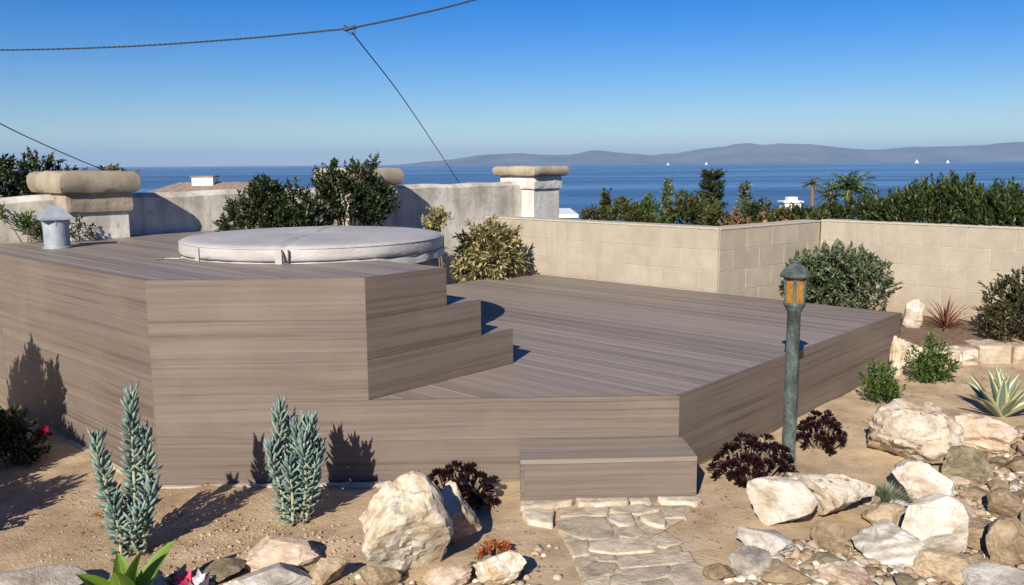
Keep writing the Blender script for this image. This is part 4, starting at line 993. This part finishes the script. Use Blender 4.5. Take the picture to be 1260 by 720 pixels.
# two big dark shrubs before the stucco wall
c1 = wall_pt(1.10) - V * .50; c2 = wall_pt(1.93) - V * .46
bush('shrub', 'rounded dark green shrub before the stucco wall behind the left half of hot tub', 'shrub', (c1.x, c1.y, Z2 - .43), (.45, .36, .85), 620, 10, (.050, .024), 'dark_green', seed=27, stems=14, sprig=.08, up=.5, shell=.62, low=.3, lumps=[(-.05, 0, .66, .2), (.18, .1, .62, .2), (-.2, -.12, .56, .17), (.0, 0, .50, .22), (.28, .2, .50, .18), (-.05, -.05, .78, .1), (-.28, -.2, .46, .12), (.15, .1, .42, .2)])
bush('shrub', 'taller dark green shrub with bare lower branches before the middle pillar', 'shrub', (c2.x, c2.y, Z2 - .39), (.45, .36, .9), 640, 10, (.046, .022), 'dark_green', seed=28, stems=16, sprig=.08, up=.55, shell=.62, low=.3, lumps=[(-.12, -.1, .74, .18), (.1, .08, .80, .18), (.2, .16, .66, .2), (-.05, -.02, .62, .22), (-.18, -.14, .56, .17), (.30, .25, .58, .15), (.16, .14, .52, .17), (.22, .2, .95, .07), (-.12, -.1, .90, .07)])
# climbing plant left of the vent pipe
p = wall_pt(-.72) - V * .1
bush('vine', 'green creeper on the stucco wall left of the tan capped pillar', 'vine', (p.x, p.y, Z2 - .05), (.2, .12, .4), 60, 8, (.05, .018), 'bright_green', seed=29, stems=6, lumps=[(0, 0, .20, .07), (.06, .06, .14, .07), (-.1, -.1, .26, .05), (.1, .1, .08, .06)])
bush('vine', 'low green sprigs between the vent pipe and tan capped pillar', 'vine', tuple(wp(-.42) - V * .10) + (Z2,), (.15, .1, .2), 26, 7, (.045, .016), 'dark_green', seed=30, stems=5, lumps=[(0, 0, .12, .05), (-.06, -.06, .08, .05), (.05, .05, .06, .05)])
# flowering masses beyond the wall on the left
bush('bougainvillea', 'dark flowering bush rising behind the stucco wall left of the pillar', 'shrub', (-3.95, 7.1, -.12), (.7, .5, 2.1), 620, 10, (.055, .028), 'dark_green', seed=31, stems=10, up=.4, low=1.2, lumps=[(.1, 0, 1.66, .16), (-.2, -.1, 1.64, .2), (-.5, -.2, 1.62, .2), (.25, .2, 1.55, .17), (-.3, 0, 1.48, .22), (.0, 0, 1.45, .2), (.35, .3, 1.5, .12), (-.7, -.3, 1.6, .22), (-.9, -.4, 1.5, .22)], flowers=('pink_flower', 26, .022, 'flowers'))
bush('shrub', 'reddish tipped shrub showing just above the tan capped pillar', 'shrub', (-3.86, 7.85, -.56), (.5, .4, 2.2), 240, 10, (.055, .022), 'bronze_green', seed=32, stems=6, up=.6, low=1.4, lumps=[(0, 0, 1.98, .12), (.2, .1, 2.02, .12), (.32, .15, 2.0, .1), (-.15, 0, 1.93, .1), (.1, 0, 1.85, .15)])

# shrubs beside the left wall, casting their shade on it
bush('shrub', 'tall upright leafy shrub standing beside the left deck wall', 'shrub', (-3.22, 4.42, -.06), (.3, .28, 1.0), 1500, 11, (.05, .024), 'dark_green', seed=41, stems=8, up=.8, lumps=[(-.14, 0, .5, .24), (-.15, 0, .72, .22), (-.12, 0, .90, .16), (-.10, 0, 1.02, .09), (.12, 0, .5, .18), (.19, 0, .68, .15), (.17, 0, .80, .11), (-.42, 0, .7, .24), (-.4, 0, .9, .14), (0, 0, .28, .22), (.2, 0, .3, .17), (-.2, 0, .2, .2), (-.34, 0, .6, .18)])
bush('shrub', 'low dark leafy shrub with red flower at the foot of the left deck wall', 'shrub', (-2.78, 4.62, -.06), (.22, .2, .4), 150, 9, (.045, .02), 'dark_green', seed=42, stems=5, lumps=[(0, 0, .14, .12), (.08, 0, .1, .1), (-.12, 0, .2, .12), (.0, .05, .22, .1)])
fl = thing('flower', 'single red flower on a thin stem before the shaded deck wall', 'flower', gp(58, 566))
mb = MB(); mb.tube([(0, 0, -.02), (.006, 0, .07), (-.004, 0, .14)], .0035, 6); mb.build('stem', M['pale_stem'], fl)
rng = np.random.default_rng(3); nP = 26; dd = norm(rng.normal(size=(nP, 3)) + np.array([0, -.2, .3])); v, f = leaf_cards(np.tile([[-.004, 0, .15]], (nP, 1)) + dd * .008, dd, .045, .03); from_np('petals', v, f, M['red_flower'], fl)
bush('shrub', 'leafy shrub whose shade lies across the soil left of the succulents', 'shrub', (-2.80, 3.42, -.06), (.4, .3, .75), 600, 10, (.05, .022), 'dark_green', seed=43, stems=6, up=.6, lumps=[(0, 0, .3, .2), (.15, .05, .42, .15), (-.15, 0, .46, .15), (.05, 0, .2, .2), (-.3, 0, .3, .18), (.3, .1, .25, .12)])

bush('shrub', 'added unseen dense leafy shrub keeping the low red flowered shrub in shade', 'shrub', (-3.0, 3.93, -.06), (.3, .26, .75), 560, 10, (.05, .022), 'dark_green', seed=44, stems=6, up=.6, lumps=[(0, 0, .3, .18), (.1, .05, .46, .15), (-.12, 0, .5, .15), (.0, 0, .62, .1), (-.25, 0, .3, .16), (.2, .1, .25, .12)])  # added out of view, only to shade the low shrub by the wall

# leaf litter blown over the soil
rng = np.random.default_rng(91); rr = random.Random(91); lp = []
for poly, n_ in (([(560, 610), (650, 620), (690, 712), (560, 716)], 60), ([(850, 600), (900, 600), (960, 690), (900, 712), (850, 660)], 70), ([(60, 575), (420, 603), (440, 690), (80, 700)], 170), ([(900, 585), (1110, 455), (1200, 470), (1000, 590)], 60), ([(1120, 455), (1250, 450), (1255, 530), (1180, 500)], 40)):
    k = 0
    while k < n_:
        q_ = (rr.uniform(min(p[0] for p in poly), max(p[0] for p in poly)), rr.uniform(min(p[1] for p in poly), max(p[1] for p in poly)))
        if inpoly(q_, poly): g = at(*q_); lp.append((g.x, g.y, gz(g.x, g.y) + .004)); k += 1
lp = np.array(lp); a_ = rng.uniform(0, 6.28, len(lp)); v, f = leaf_cards(lp, norm(np.stack([np.cos(a_), np.sin(a_), rng.uniform(-.05, .35, len(lp))], 1)), rng.uniform(.012, .034, len(lp)), rng.uniform(.005, .014, len(lp)))
tag(from_np('leaf_litter', v, f, M['dry']), kind='stuff')

# spiky plants
def strap_leaves(n, Lr, Wr, rr, tilt0, tilt1, droop, thick=0.0, base=0.03, seg=7, wave=None):
    """long leaves as folded strips with UVs (u across, v along)"""
    vs, fs, uv = [], [], []
    for k in range(n):
        a = k * 2.4 + rr.uniform(-.2, .2); q = k / max(1, n - 1); ti = tilt0 + (tilt1 - tilt0) * q + rr.uniform(-.08, .08); L = Lr * rr.uniform(.8, 1.1); W = Wr * rr.uniform(.85, 1.1)
        hd = Vector((math.cos(a), math.sin(a), 0)); sd = Vector((-math.sin(a), math.cos(a), 0)); p = hd * base * q; b = len(vs)
        for j in range(seg + 1):
            s_ = j / seg; an_ = ti + droop * s_ * s_; d = hd * math.sin(an_) + Vector((0, 0, 1)) * math.cos(an_)
            if j: p = p + d * (L / seg)
            up_ = sd.cross(d) * -1
            wd = W * (0.62 + .9 * s_ * (1 - s_) * 1.6) * (1 - s_ ** 3) if wave is None else W * wave(s_)
            for u_ in (0, .25, .5, .75, 1):
                x = (u_ - .5) * wd; vs.append(p + sd * x + up_ * (abs(u_ - .5) * 2) ** 1.5 * wd * .22 - up_ * (0 if not thick else thick * (1 - s_) * (1 - abs(u_ - .5) * 2))); uv.append((u_, s_))
        for j in range(seg):
            for m in range(4): fs.append((b + j * 5 + m, b + j * 5 + m + 1, b + (j + 1) * 5 + m + 1, b + (j + 1) * 5 + m))
    return np.array(vs), np.array(fs), np.array(uv)
rr = random.Random(4)
ag = thing('agave', 'variegated agave with cream edged grey green leaves on the sand', 'agave', gp(1231, 513))
v, f, uv = strap_leaves(22, .33, .082, rr, .1, 1.05, .12); from_np('leaves', v, f, M['agave'], ag, True, uv)
ph = thing('spiky_plant', 'red bronze spiky plant in the raised bed before the block wall', 'plant', tuple(at(1163, 404, BZ)))
v, f, uv = strap_leaves(46, .30, .018, rr, .1, 1.3, .5); from_np('leaves', v, f, M['red_leaf'], ph, True, uv)
tf = thing('grass_tuft', 'grey green tuft of fine grass between two pale rocks', 'grass', gp(1094, 610))
v, f, uv = strap_leaves(420, .125, .0045, rr, .1, 1.45, .5, base=.06, seg=4); from_np('blades', v, f, M['tuft'], tf, True, uv)
bl = thing('broad_leaf_plant', 'bright green broad leaved plant at the bottom edge by the white rock', 'plant', (-1.42, 2.98, -.06))
v, f, uv = strap_leaves(7, .30, .085, random.Random(13), .12, .95, .3, base=.02, seg=9, wave=lambda s: 1.25 * math.sin(math.pi * min(1, s * .86 + .14)) ** .8); from_np('leaves', v, f, M['broad'], bl, True, uv)
pf = thing('flower', 'pink and white flower low on the soil by the broad green leaves', 'flower', gp(238, 726))
mb = MB(); mb.tube([(0, 0, -.02), (0, 0, .03)], .005, 6); mb.build('stem', M['pale_stem'], pf)
for mt, nm, side, n_ in (('pink_flower', 'pink_petals', -1, 9), ('white_petal', 'white_petals', 1, 9)):
    rng = np.random.default_rng(7 + side); dd = norm(rng.normal(size=(n_, 3)) * .35 + np.array([side * .55, -.15, .9])); v, f = leaf_cards(np.tile([[side * .012, 0, .02]], (n_, 1)), dd, .075, .045); from_np(nm, v, f, M[mt], pf)

# ------------------------------------------------------------------ hedge and trees beyond the walls
rng = np.random.default_rng(55); rr = random.Random(55)
hg = thing('hedge', 'dense green hedge spilling over the long sunlit block wall', 'hedge', (CB.x, CB.y, -.4))
nn = Vector((-dC.y, dC.x)); nn = nn if nn.y > 0 else -nn
tips, dirs = [], []
def htop(s): return 1.64 + .06 * math.sin(s * 2.1 + .5) + .08 * noise.noise((s * 5.5, 7, 0)) + .10 * noise.noise((s * 1.7, 2, 0)) - (.16 * max(0, 1.2 - s) / .8) + (.05 if 1.0 < s < 1.7 else 0)
for k in range(4300):
    s = .38 + 4.2 * rr.random(); topz = htop(s); q = rr.random(); 
    if q < .5: z, dpt = topz - abs(rr.gauss(0, .05)), rr.uniform(.12, 1.0)
    else: z, dpt = rr.uniform(1.40, topz), rr.uniform(.0, .35) + .1 * rr.random()
    if s > 2.35 and z < 1.6 and rr.random() < .4 * noise.noise((s * 2.3, 0, 5)) + .08: dpt -= .16 + rr.random() * .08
    p = dC * s + nn * dpt; tips.append((p.x, p.y, z)); dirs.append((-nn.x * .5 * (q >= .5) + rr.gauss(0, .3), -nn.y * .5 * (q >= .5) + rr.gauss(0, .3), .8 + rr.random()))
for k in range(230):                                   # long new shoots above the top
    s = rr.uniform(.45, 4.6); p = dC * s + nn * rr.uniform(.1, .8); tips.append((p.x, p.y, htop(s) + rr.uniform(.03, .11))); dirs.append((rr.gauss(0, .12), rr.gauss(0, .12), 1))
P, D = sprig_leaves(np.array(tips), norm(np.array(dirs)), .13, 11, .75); n_ = len(P)
v, f = leaf_cards(P, D, .062 * rng.uniform(.6, 1.2, n_), .022 * rng.uniform(.7, 1.1, n_)); from_np('foliage', v, f, M['hedge'], hg)
mb = MB()
for k in range(14):
    p = dC * (.5 + k * .3) + nn * .5; mb.tube([(p.x, p.y, -.2), (p.x + rr.uniform(-.1, .1), p.y, .7), (p.x + rr.uniform(-.2, .2), p.y, 1.6)], [.03, .022, .01], 6)
mb.build('branches', M['bark'], hg)

def far_bush(px, ytop, wpx, y, mat, label, cat='shrub', name='shrub', ybot=280, seed=1, dens=1.0, leafpx=5.0, slim=False, group='shrubs and trees beyond the block wall', flowers=None, stem='bark'):
    s = y / F; top = aty(px, ytop, y); bot = aty(px, ybot, y); g = hz(top.x, y); H = top.z - g; W = wpx * s * (1.25 if not slim else 1.0); zb = bot.z - g - .15
    rr = random.Random(seed); lum = []; h = H - zb; n_ = 9 if not slim else 8
    for k in range(n_):
        q = (k + .5) / n_; z = zb + h * q * .93; wz = W * .5 * ((.35 if slim else 1.0) * math.sqrt(max(.08, 1 - q ** 2.2)))
        r = min(W * .26 * (1 - .35 * q), h * .3) * rr.uniform(.8, 1.2); lum.append((rr.uniform(-1, 1) * max(.0, wz - r * .6), rr.uniform(-1, 1) * wz * .7, min(z, H - r * .9), r))
        if not slim: lum.append((rr.uniform(-1, 1) * max(.0, wz - r * .4), rr.uniform(-1, 1) * wz * .5, min(z * .9 + zb * .1, H - r), r))
    L = leafpx * s
    return bush(name, label, cat, (top.x, y, g), (W * .5, W * .4, H), int(330 * dens), 9, (L, L * .45), mat, seed=seed, sprig=L * 1.6, stems=6, lumps=lum, group=group, up=.6, low=zb * .8, flowers=flowers, stem_mat=stem)
far_bush(728, 257, 40, 24, 'bronze_green', 'low dark purplish shrub beside the white pillar beyond the wall', seed=61, dens=.8)
far_bush(746, 231, 26, 17, 'olive', 'slim upright young tree first right of the white pillar', 'tree', 'young_tree', seed=62, dens=.5, slim=True)
far_bush(772, 244, 56, 16, 'olive', 'loose olive shrub right of the slim upright young tree', seed=63)
far_bush(801, 240, 42, 17, 'bright_green', 'mid green shrub below the thin crowned young tree', seed=64)
far_bush(821, 219, 32, 19, 'grey_green', 'thin crowned young tree left of the dark conifer', 'tree', 'young_tree', seed=65, dens=.55, slim=True)
far_bush(846, 238, 66, 15.5, 'olive', 'broad yellowish green shrub just left of the dark conifer', seed=66, dens=1.5)
far_bush(917, 226, 40, 18, 'grey_green', 'open grey green sapling right of the dark conifer', 'tree', 'sapling', seed=67, dens=.6, slim=True)
far_bush(906, 252, 44, 14, 'orange_flower', 'orange blossoming shrub at the foot of the grey green sapling', seed=68, dens=.22, leafpx=3.5)
far_bush(935, 246, 44, 15, 'dark_green', 'dark green shrub between the two orange tinted shrubs', seed=69)
far_bush(958, 257, 40, 13, 'olive', 'low olive shrub with orange blossoms left of the white building', seed=70, flowers=('orange_flower', 60, .09, 'flowers'))
far_bush(987, 254, 56, 13.5, 'dark_green', 'low dark shrub under the far white building', seed=71, dens=1.2)
far_bush(1022, 250, 54, 13, 'hedge', 'green shrub under the palms left of the hedge', seed=72, dens=1.2)
far_bush(1066, 243, 50, 12.5, 'hedge', 'green shrub between the tallest palm and the hedge', seed=73, dens=1.2)
far_bush(1008, 258, 40, 12, 'olive', 'low olive sprigs above the corner of the block walls', seed=74, dens=.8)
far_bush(885, 256, 46, 14.5, 'olive', 'yellow green shrub at the foot of the dark conifer', seed=75)

# dark conifer with tiers
def conifer(px, ytop, wpx, y, label):
    global rng; rng = np.random.default_rng(81); rr = random.Random(81); s = y / F; top = aty(px, ytop, y); g = hz(top.x, y); H = top.z - g; t = thing('conifer', label, 'tree', (top.x, y, g), 0, 'shrubs and trees beyond the block wall')
    mb = MB(); mb.tube([(0, 0, -.2), (.05, 0, H * .5), (0, 0, H)], [.14, .09, .02], 8); mb.build('trunk', M['bark'], t); mb = MB(); tips, dirs = [], []; W = wpx * s * .5
    for tier in range(9):
        z = H - .12 - tier * .23; r = W * min(1, .55 + .12 * tier) * rr.uniform(.8, 1.15)
        for k in range(9):
            a = k * .7 + rr.uniform(-.3, .3) + tier; L = r * rr.uniform(.55, 1.1); e = Vector((math.cos(a) * L, math.sin(a) * L, z + rr.uniform(-.02, .10))); mb.tube([(0, 0, z - .1), e], [.02, .008], 4)
            for j in range(9):
                q = rr.uniform(.3, 1.05); p = Vector((0, 0, z - .06)).lerp(e, q); tips.append((p.x + rr.gauss(0, .05), p.y + rr.gauss(0, .05), p.z + rr.gauss(.01, .03))); dirs.append((math.cos(a) * .8, math.sin(a) * .8, .5 + rr.random() * .5))
    mb.build('branches', M['bark'], t); P, D = sprig_leaves(np.array(tips), norm(np.array(dirs)), .13, 9, .8); v, f = leaf_cards(P, D, .11, .03); from_np('crown', v, f, M['dark_green'], t)
conifer(877, 211, 44, 20, 'dark conifer with tiered crown against the sea')

def palm(px, ytop, rpx, y, label, mat='olive', n=26):
    rr = random.Random(px); s = y / F; top = aty(px, ytop + rpx * .7, y); g = hz(top.x, y); H = top.z - g; r = rpx * s; t = thing('palm_tree', label, 'tree', (top.x, y, g), 0, 'palms beyond the block wall')
    mb = MB(); mb.tube([(0, 0, -.2), (.04, 0, H * .5), (0, 0, H)], [.16, .12, .10], 8); mb.build('trunk', M['bark'], t); Ps, Ds = [], []
    mb = MB()
    for k in range(n):
        a = k * 2.4; el = rr.uniform(-.25, 1.4); hd = Vector((math.cos(a), math.sin(a), 0)); p = Vector((0, 0, H)); pts = [p]; 
        for j in range(8):
            e_ = el - j * .14; p = p + (hd * math.cos(e_) + Vector((0, 0, math.sin(e_)))) * r / 7; pts.append(p)
            for sg in (-1, 1, -1, 1):
                sd = Vector((-hd.y, hd.x, 0)) * sg; Ps.append(p + Vector((rr.gauss(0, .01), rr.gauss(0, .01), 0))); Ds.append((sd * .8 + hd * .7 + Vector((0, 0, rr.uniform(-.3, .3)))).normalized())
        mb.tube(pts, [.012 * r * (1.2 - j / 9) + .004 for j in range(9)], 4)
    mb.build('frond_ribs', M['pale_stem'], t); v, f = leaf_cards(np.array(Ps), np.array(Ds), r * .33, r * .06); from_np('crown', v, f, M[mat], t)
palm(1045, 215, 26, 24, 'tallest palm beyond the meeting of the block walls', 'bright_green', 30)
palm(1000, 220, 10, 45, 'small distant palm beside the white building', 'bronze_green', 20)
palm(1023, 232, 16, 30, 'short brownish palm between the two other palms', 'bronze_green', 22)

# ------------------------------------------------------------------ buildings beyond, boats, cables, vent, lamp
def flat_building(px, y, wpx, ytop, hfac, label, dep=8.0, steps=True):
    s = y / F; top = aty(px, ytop, y); g = hz(top.x, y); H = top.z - g; W = wpx * s; b = thing('building', label, 'building', (top.x, y + dep / 2, g))
    mb = MB(); mb.box((0, 0, H * .5 - .5), (W, dep, H + 1 - .01)); mb.build('wall', M['white_paint'], b)
    mb = MB(); mb.box((0, 0, H + .07), (W + .5, dep + .5, .22)); mb.build('roof', M['white_paint'], b)
    if steps: mb = MB(); mb.box((W * .12, .5, H + .18 + hfac / 2), (W * .55, dep * .6, hfac)); mb.build('upper_storey', M['white_paint'], b)
    for k in (-1, 0, 1): mb = MB(); mb.box((k * W * .3, -dep / 2 - .01, H - 1.1), (W * .16, .06, .9)); mb.build('window', M['window'], b)
flat_building(976, 120, 20, 249, .5, 'small white flat roofed building far below by the sea', 2.4)
flat_building(695, 60, 24, 267, .0, 'low white roof just beyond the white pillar', 8, False)
# tiled house behind the stucco wall
hx = aty(262, 224, 42); hgd = hz(hx.x, 42); hs = thing('house', 'house with brown tiled hip roof beyond the stucco wall', 'house', (hx.x, 42, hgd))
zr = hx.z - hgd; ze = zr - 1.05; hw, hd_ = 4.6, 4.2
mb = MB(); mb.box((0.6, 0, ze / 2 - .4), (hw * 2 - .9, hd_ * 2 - .9, ze + .8)); mb.build('wall', M['white_paint'], hs)
rf = MB(); q = [(-hw + .6, -hd_, ze), (hw + .6, -hd_, ze), (hw + .6, hd_, ze), (-hw + .6, hd_, ze), (-hw + 3.0, 0, zr), (hw - 2.4, 0, zr)]
q2 = [(x, y, z - .12) for x, y, z in q[:4]]
rf.add(q + q2, [(0, 1, 5, 4), (1, 2, 5), (2, 3, 4, 5), (3, 0, 4), (1, 0, 6, 7), (2, 1, 7, 8), (3, 2, 8, 9), (0, 3, 9, 6), (6, 9, 8, 7)]); roof = rf.build('roof', M['roof_tile'], hs)
mb = MB(); mb.box((-.3, -.2, zr + .0), (1.0, .8, .5)); ch = mb.build('chimney', M['white_paint'], roof)
mb = MB(); mb.box((-.3, -.2, zr + .275), (1.12, .92, .05)); mb.build('chimney_cap', M['roof_tile'], ch)
for k in (-1, 1): mb = MB(); mb.box((.6 + k * 2, -hd_ + .43, ze - 1.3), (1.1, .06, 1.2)); mb.build('window', M['window'], hs)

def boat(px, py, y, L, h, label):
    a = aty(px, py, y); t = thing('sailboat', label, 'boat', (a.x, y, SEA), 0, 'white boats far out on the bay')
    mb = MB(); n_ = 8; vs = []
    for i in range(n_ + 1):
        q = i / n_ * 2 - 1; wd = L * .14 * (1 - q * q * q * q) ** .5 + .1; x = q * L / 2; vs += [(x, -wd, L * .1), (x, wd, L * .1), (x * .92, 0, -L * .03)]
    fs = []
    for i in range(n_): b = i * 3; fs += [(b, b + 3, b + 4, b + 1), (b, b + 2, b + 5, b + 3), (b + 1, b + 4, b + 5, b + 2)]
    fs += [(0, 1, 2), (n_ * 3, n_ * 3 + 2, n_ * 3 + 1)]; mb.add(vs, fs); mb.build('hull', M['white_paint'], t)
    mb = MB(); mb.tube([(0, 0, 0), (0, 0, h)], L * .012, 6); mb.build('mast', M['white_paint'], t)
    mb = MB(); T_ = .12; mb.add([(-.3, -T_, L * .16), (-L * .42, -T_ + L * .05, L * .17), (-.3, -T_, h * .97), (-.3, T_, L * .16), (-L * .42, T_ + L * .05, L * .17), (-.3, T_, h * .97)], [(0, 1, 2), (5, 4, 3), (0, 3, 4, 1), (1, 4, 5, 2), (2, 5, 3, 0)]); mb.build('mainsail', M['white_paint'], t)
    mb = MB(); mb.add([(L * .02, -T_, h * .85), (L * .48, -T_, L * .14), (L * .03, -T_ + L * .06, L * .16), (L * .02, T_, h * .85), (L * .48, T_, L * .14), (L * .03, T_ + L * .06, L * .16)], [(0, 1, 2), (5, 4, 3), (0, 3, 4, 1), (1, 4, 5, 2), (2, 5, 3, 0)]); mb.build('jib', M['white_paint'], t)
for px, L, lb in ((822, 38, 'smallest white sailboat, above the thin crowned young tree'), (869, 42, 'small white sailboat, out at sea above the dark conifer'), (1128, 56, 'larger white sailboat, out at sea above the hedge'), (1166, 48, 'white sailboat farthest right, beyond the hedge near the hills')):
    boat(px, 203, 11500, L, L * 1.05, lb)

def cable(name, label, pts, rad, twist=True, group=None):
    mb = MB(); P = [Vector(p) for p in pts]; out = []
    for i in range(len(P) - 1):
        a, b = P[i], P[i + 1]; n_ = max(6, int((b - a).length / .12))
        for k in range(n_ + (i == len(P) - 2)): out.append(a.lerp(b, k / n_))
    if twist:
        for ph in (0, math.pi):
            mb.tube([p + Vector((0, math.cos(j * .9 + ph), math.sin(j * .9 + ph))) * rad * .55 for j, p in enumerate(out)], rad * .62, 6)
    else: mb.tube(out, rad, 6)
    return tag(mb.build(name, M['wire'], smooth=True), label, 'cable', group)
def sag(a, b, s, n_=10): return [a.lerp(b, k / n_) - Vector((0, 0, s * 4 * (k / n_) * (1 - k / n_))) for k in range(n_ + 1)]
J = aty(431, 35, 13)
def smooth_pts(ctrl, n_=14):                          # Catmull-Rom through surveyed points
    P = [Vector(p) for p in ctrl]; P = [P[0] * 2 - P[1]] + P + [P[-1] * 2 - P[-2]]; out = []
    for i in range(1, len(P) - 2):
        for k in range(n_ + (i == len(P) - 3)):
            t = k / n_; a, b, c, d = P[i - 1:i + 3]
            out.append(0.5 * (2 * b + (c - a) * t + (2 * a - 5 * b + 4 * c - d) * t * t + (3 * b - a - 3 * c + d) * t ** 3))
    return out
lft = smooth_pts([aty(-1000, -40, 19), aty(-400, 44, 17), aty(-150, 59, 15.7), aty(0, 61.5, 15), aty(150, 57.5, 14.3), aty(300, 47.5, 13.6), J])
rgt = smooth_pts([J, aty(505, 19.5, 12.6), aty(585, -0.5, 12.2), aty(760, -52, 11.3), aty(1150, -190, 10)])
cable('overhead_cable', 'twisted black overhead cable crossing the sky with a drop line clamped to it', lft + rgt[1:], .0135)
cable('drop_cable', 'thin black cable dropping from the overhead cable to behind the wall', smooth_pts([J + Vector((.02, 0, -.05)), aty(500, 127, 18), aty(563, 222, 25), aty(590, 266, 30)]), .011)
cable('service_cable', 'thin dark cable at the left descending behind the pillar', smooth_pts([aty(-400, -70, 9), aty(-200, 48, 10.5), aty(0, 152, 12), aty(50, 176, 13), aty(100, 198, 14), aty(160, 222, 16)]), .008, False)
cp = thing('cable_clamp', 'small metal clamp joining the drop line to the overhead cable', 'clamp', J)
dv = (aty(445, 31, 13) - J).normalized()
mb = MB(); mb.tube([dv * -.09, dv * .09], .026, 8); mb.tube([Vector((-.09, 0, .04)), Vector((-.02, 0, .0))], .014, 6); mb.build('clamp_body', M['wire'], cp)
mb = MB(); mb.tube([dv * -.05 + Vector((0, 0, -.02)), Vector((.0, 0, -.08)), Vector((.06, 0, -.10)), dv * .07 + Vector((0, 0, -.02))], .007, 6); mb.build('wire_loop', M['wire'], cp)

vp = at(71, 305, Z2); vt = thing('vent_pipe', 'galvanised metal vent pipe with conical rain cap on the upper deck', 'vent pipe', vp)
k = (vp - Vector((0, 0, EYE))).length / F
mb = MB(); r = 13.0 * k; mb.lathe([(r, -.02), (r, .20), (r * .97, .205), (r * .8, .205)], 32); mb.build('pipe', M['galv'], vt, smooth=False, bevel=0)
mb = MB(); mb.lathe([(r * 1.12, .0), (r * 1.12, .008), (r * 1.0, .012)], 32); mb.build('flange', M['galv'], vt)
mb = MB(); mb.lathe([(22.5 * k, .198), (22.5 * k, .214), (5 * k, .296), (.004, .300)], 4, rot=-1.75); mb.build('rain_cap', M['galv'], vt)
for a in range(4):
    a_ = a * math.pi / 2 + .5; mb = MB(); mb.tube([(math.cos(a_) * r * .95, math.sin(a_) * r * .95, .15), (math.cos(a_) * r * 1.05, math.sin(a_) * r * 1.05, .222)], .006, 6); mb.build('strut', M['galv'], vt)

lb_ = at(973, 562); lk = (lb_ - Vector((0, 0, EYE))).length / F
lamp = thing('garden_lamp', 'verdigris bronze lantern on a post beside the deck with amber panes', 'lamp', (lb_.x, lb_.y + .045, gz(lb_.x, lb_.y)))
pt = Vector((lb_.x, lb_.y + .045)); Hp = 0.0
def zat(py):
    d = ray(975, py); t = pt.y / d[1]; return EYE + d[2] * t - gz(lb_.x, lb_.y)
zt_ = zat(320); zb1 = zat(377); zb2 = zat(339)
mb = MB(); mb.lathe([(.042, -.05), (.042, .01), (.0375, .02), (.0355, zb1 - .03), (.038, zb1 - .025)], 28); mb.build('post', M['bronze'], lamp, smooth=True)
mb = MB(); mb.lathe([(.038, zb1 - .028), (.042, zb1 - .02), (.050, zb1 - .004), (.060, zb1 + .010), (.060, zb1 + .020), (.050, zb1 + .022)], 28); mb.build('collar', M['bronze'], lamp)
mb = MB(); mb.lathe([(.056, zb2 - .004), (.080, zb2 - .008), (.084, zb2 + .0), (.078, zb2 + .012), (.062, zb2 + .032), (.040, zb2 + .052), (.030, zb2 + .060), (.022, zb2 + .066), (.026, zb2 + .075), (.014, zt_ - .004), (.003, zt_)], 28); mb.build('cap', M['bronze'], lamp)
for j in range(6):
    a = j * math.pi / 3 + .2; mb = MB(); c0 = Vector((math.cos(a), math.sin(a), 0)); mb.tube([c0 * .052 + Vector((0, 0, zb1 + .018)), c0 * .062 + Vector((0, 0, zb2))], .0085, 6); mb.build('frame_bar', M['bronze'], lamp)
    a2 = a + math.pi / 6; c2_ = Vector((math.cos(a2), math.sin(a2), 0)); mb = MB(); mb.box(c2_ * .0485 + Vector((0, 0, (zb1 + zb2) / 2 + .01)), (.004, .052, zb2 - zb1 - .024), a2); mb.build('pane', M['amber'], lamp)
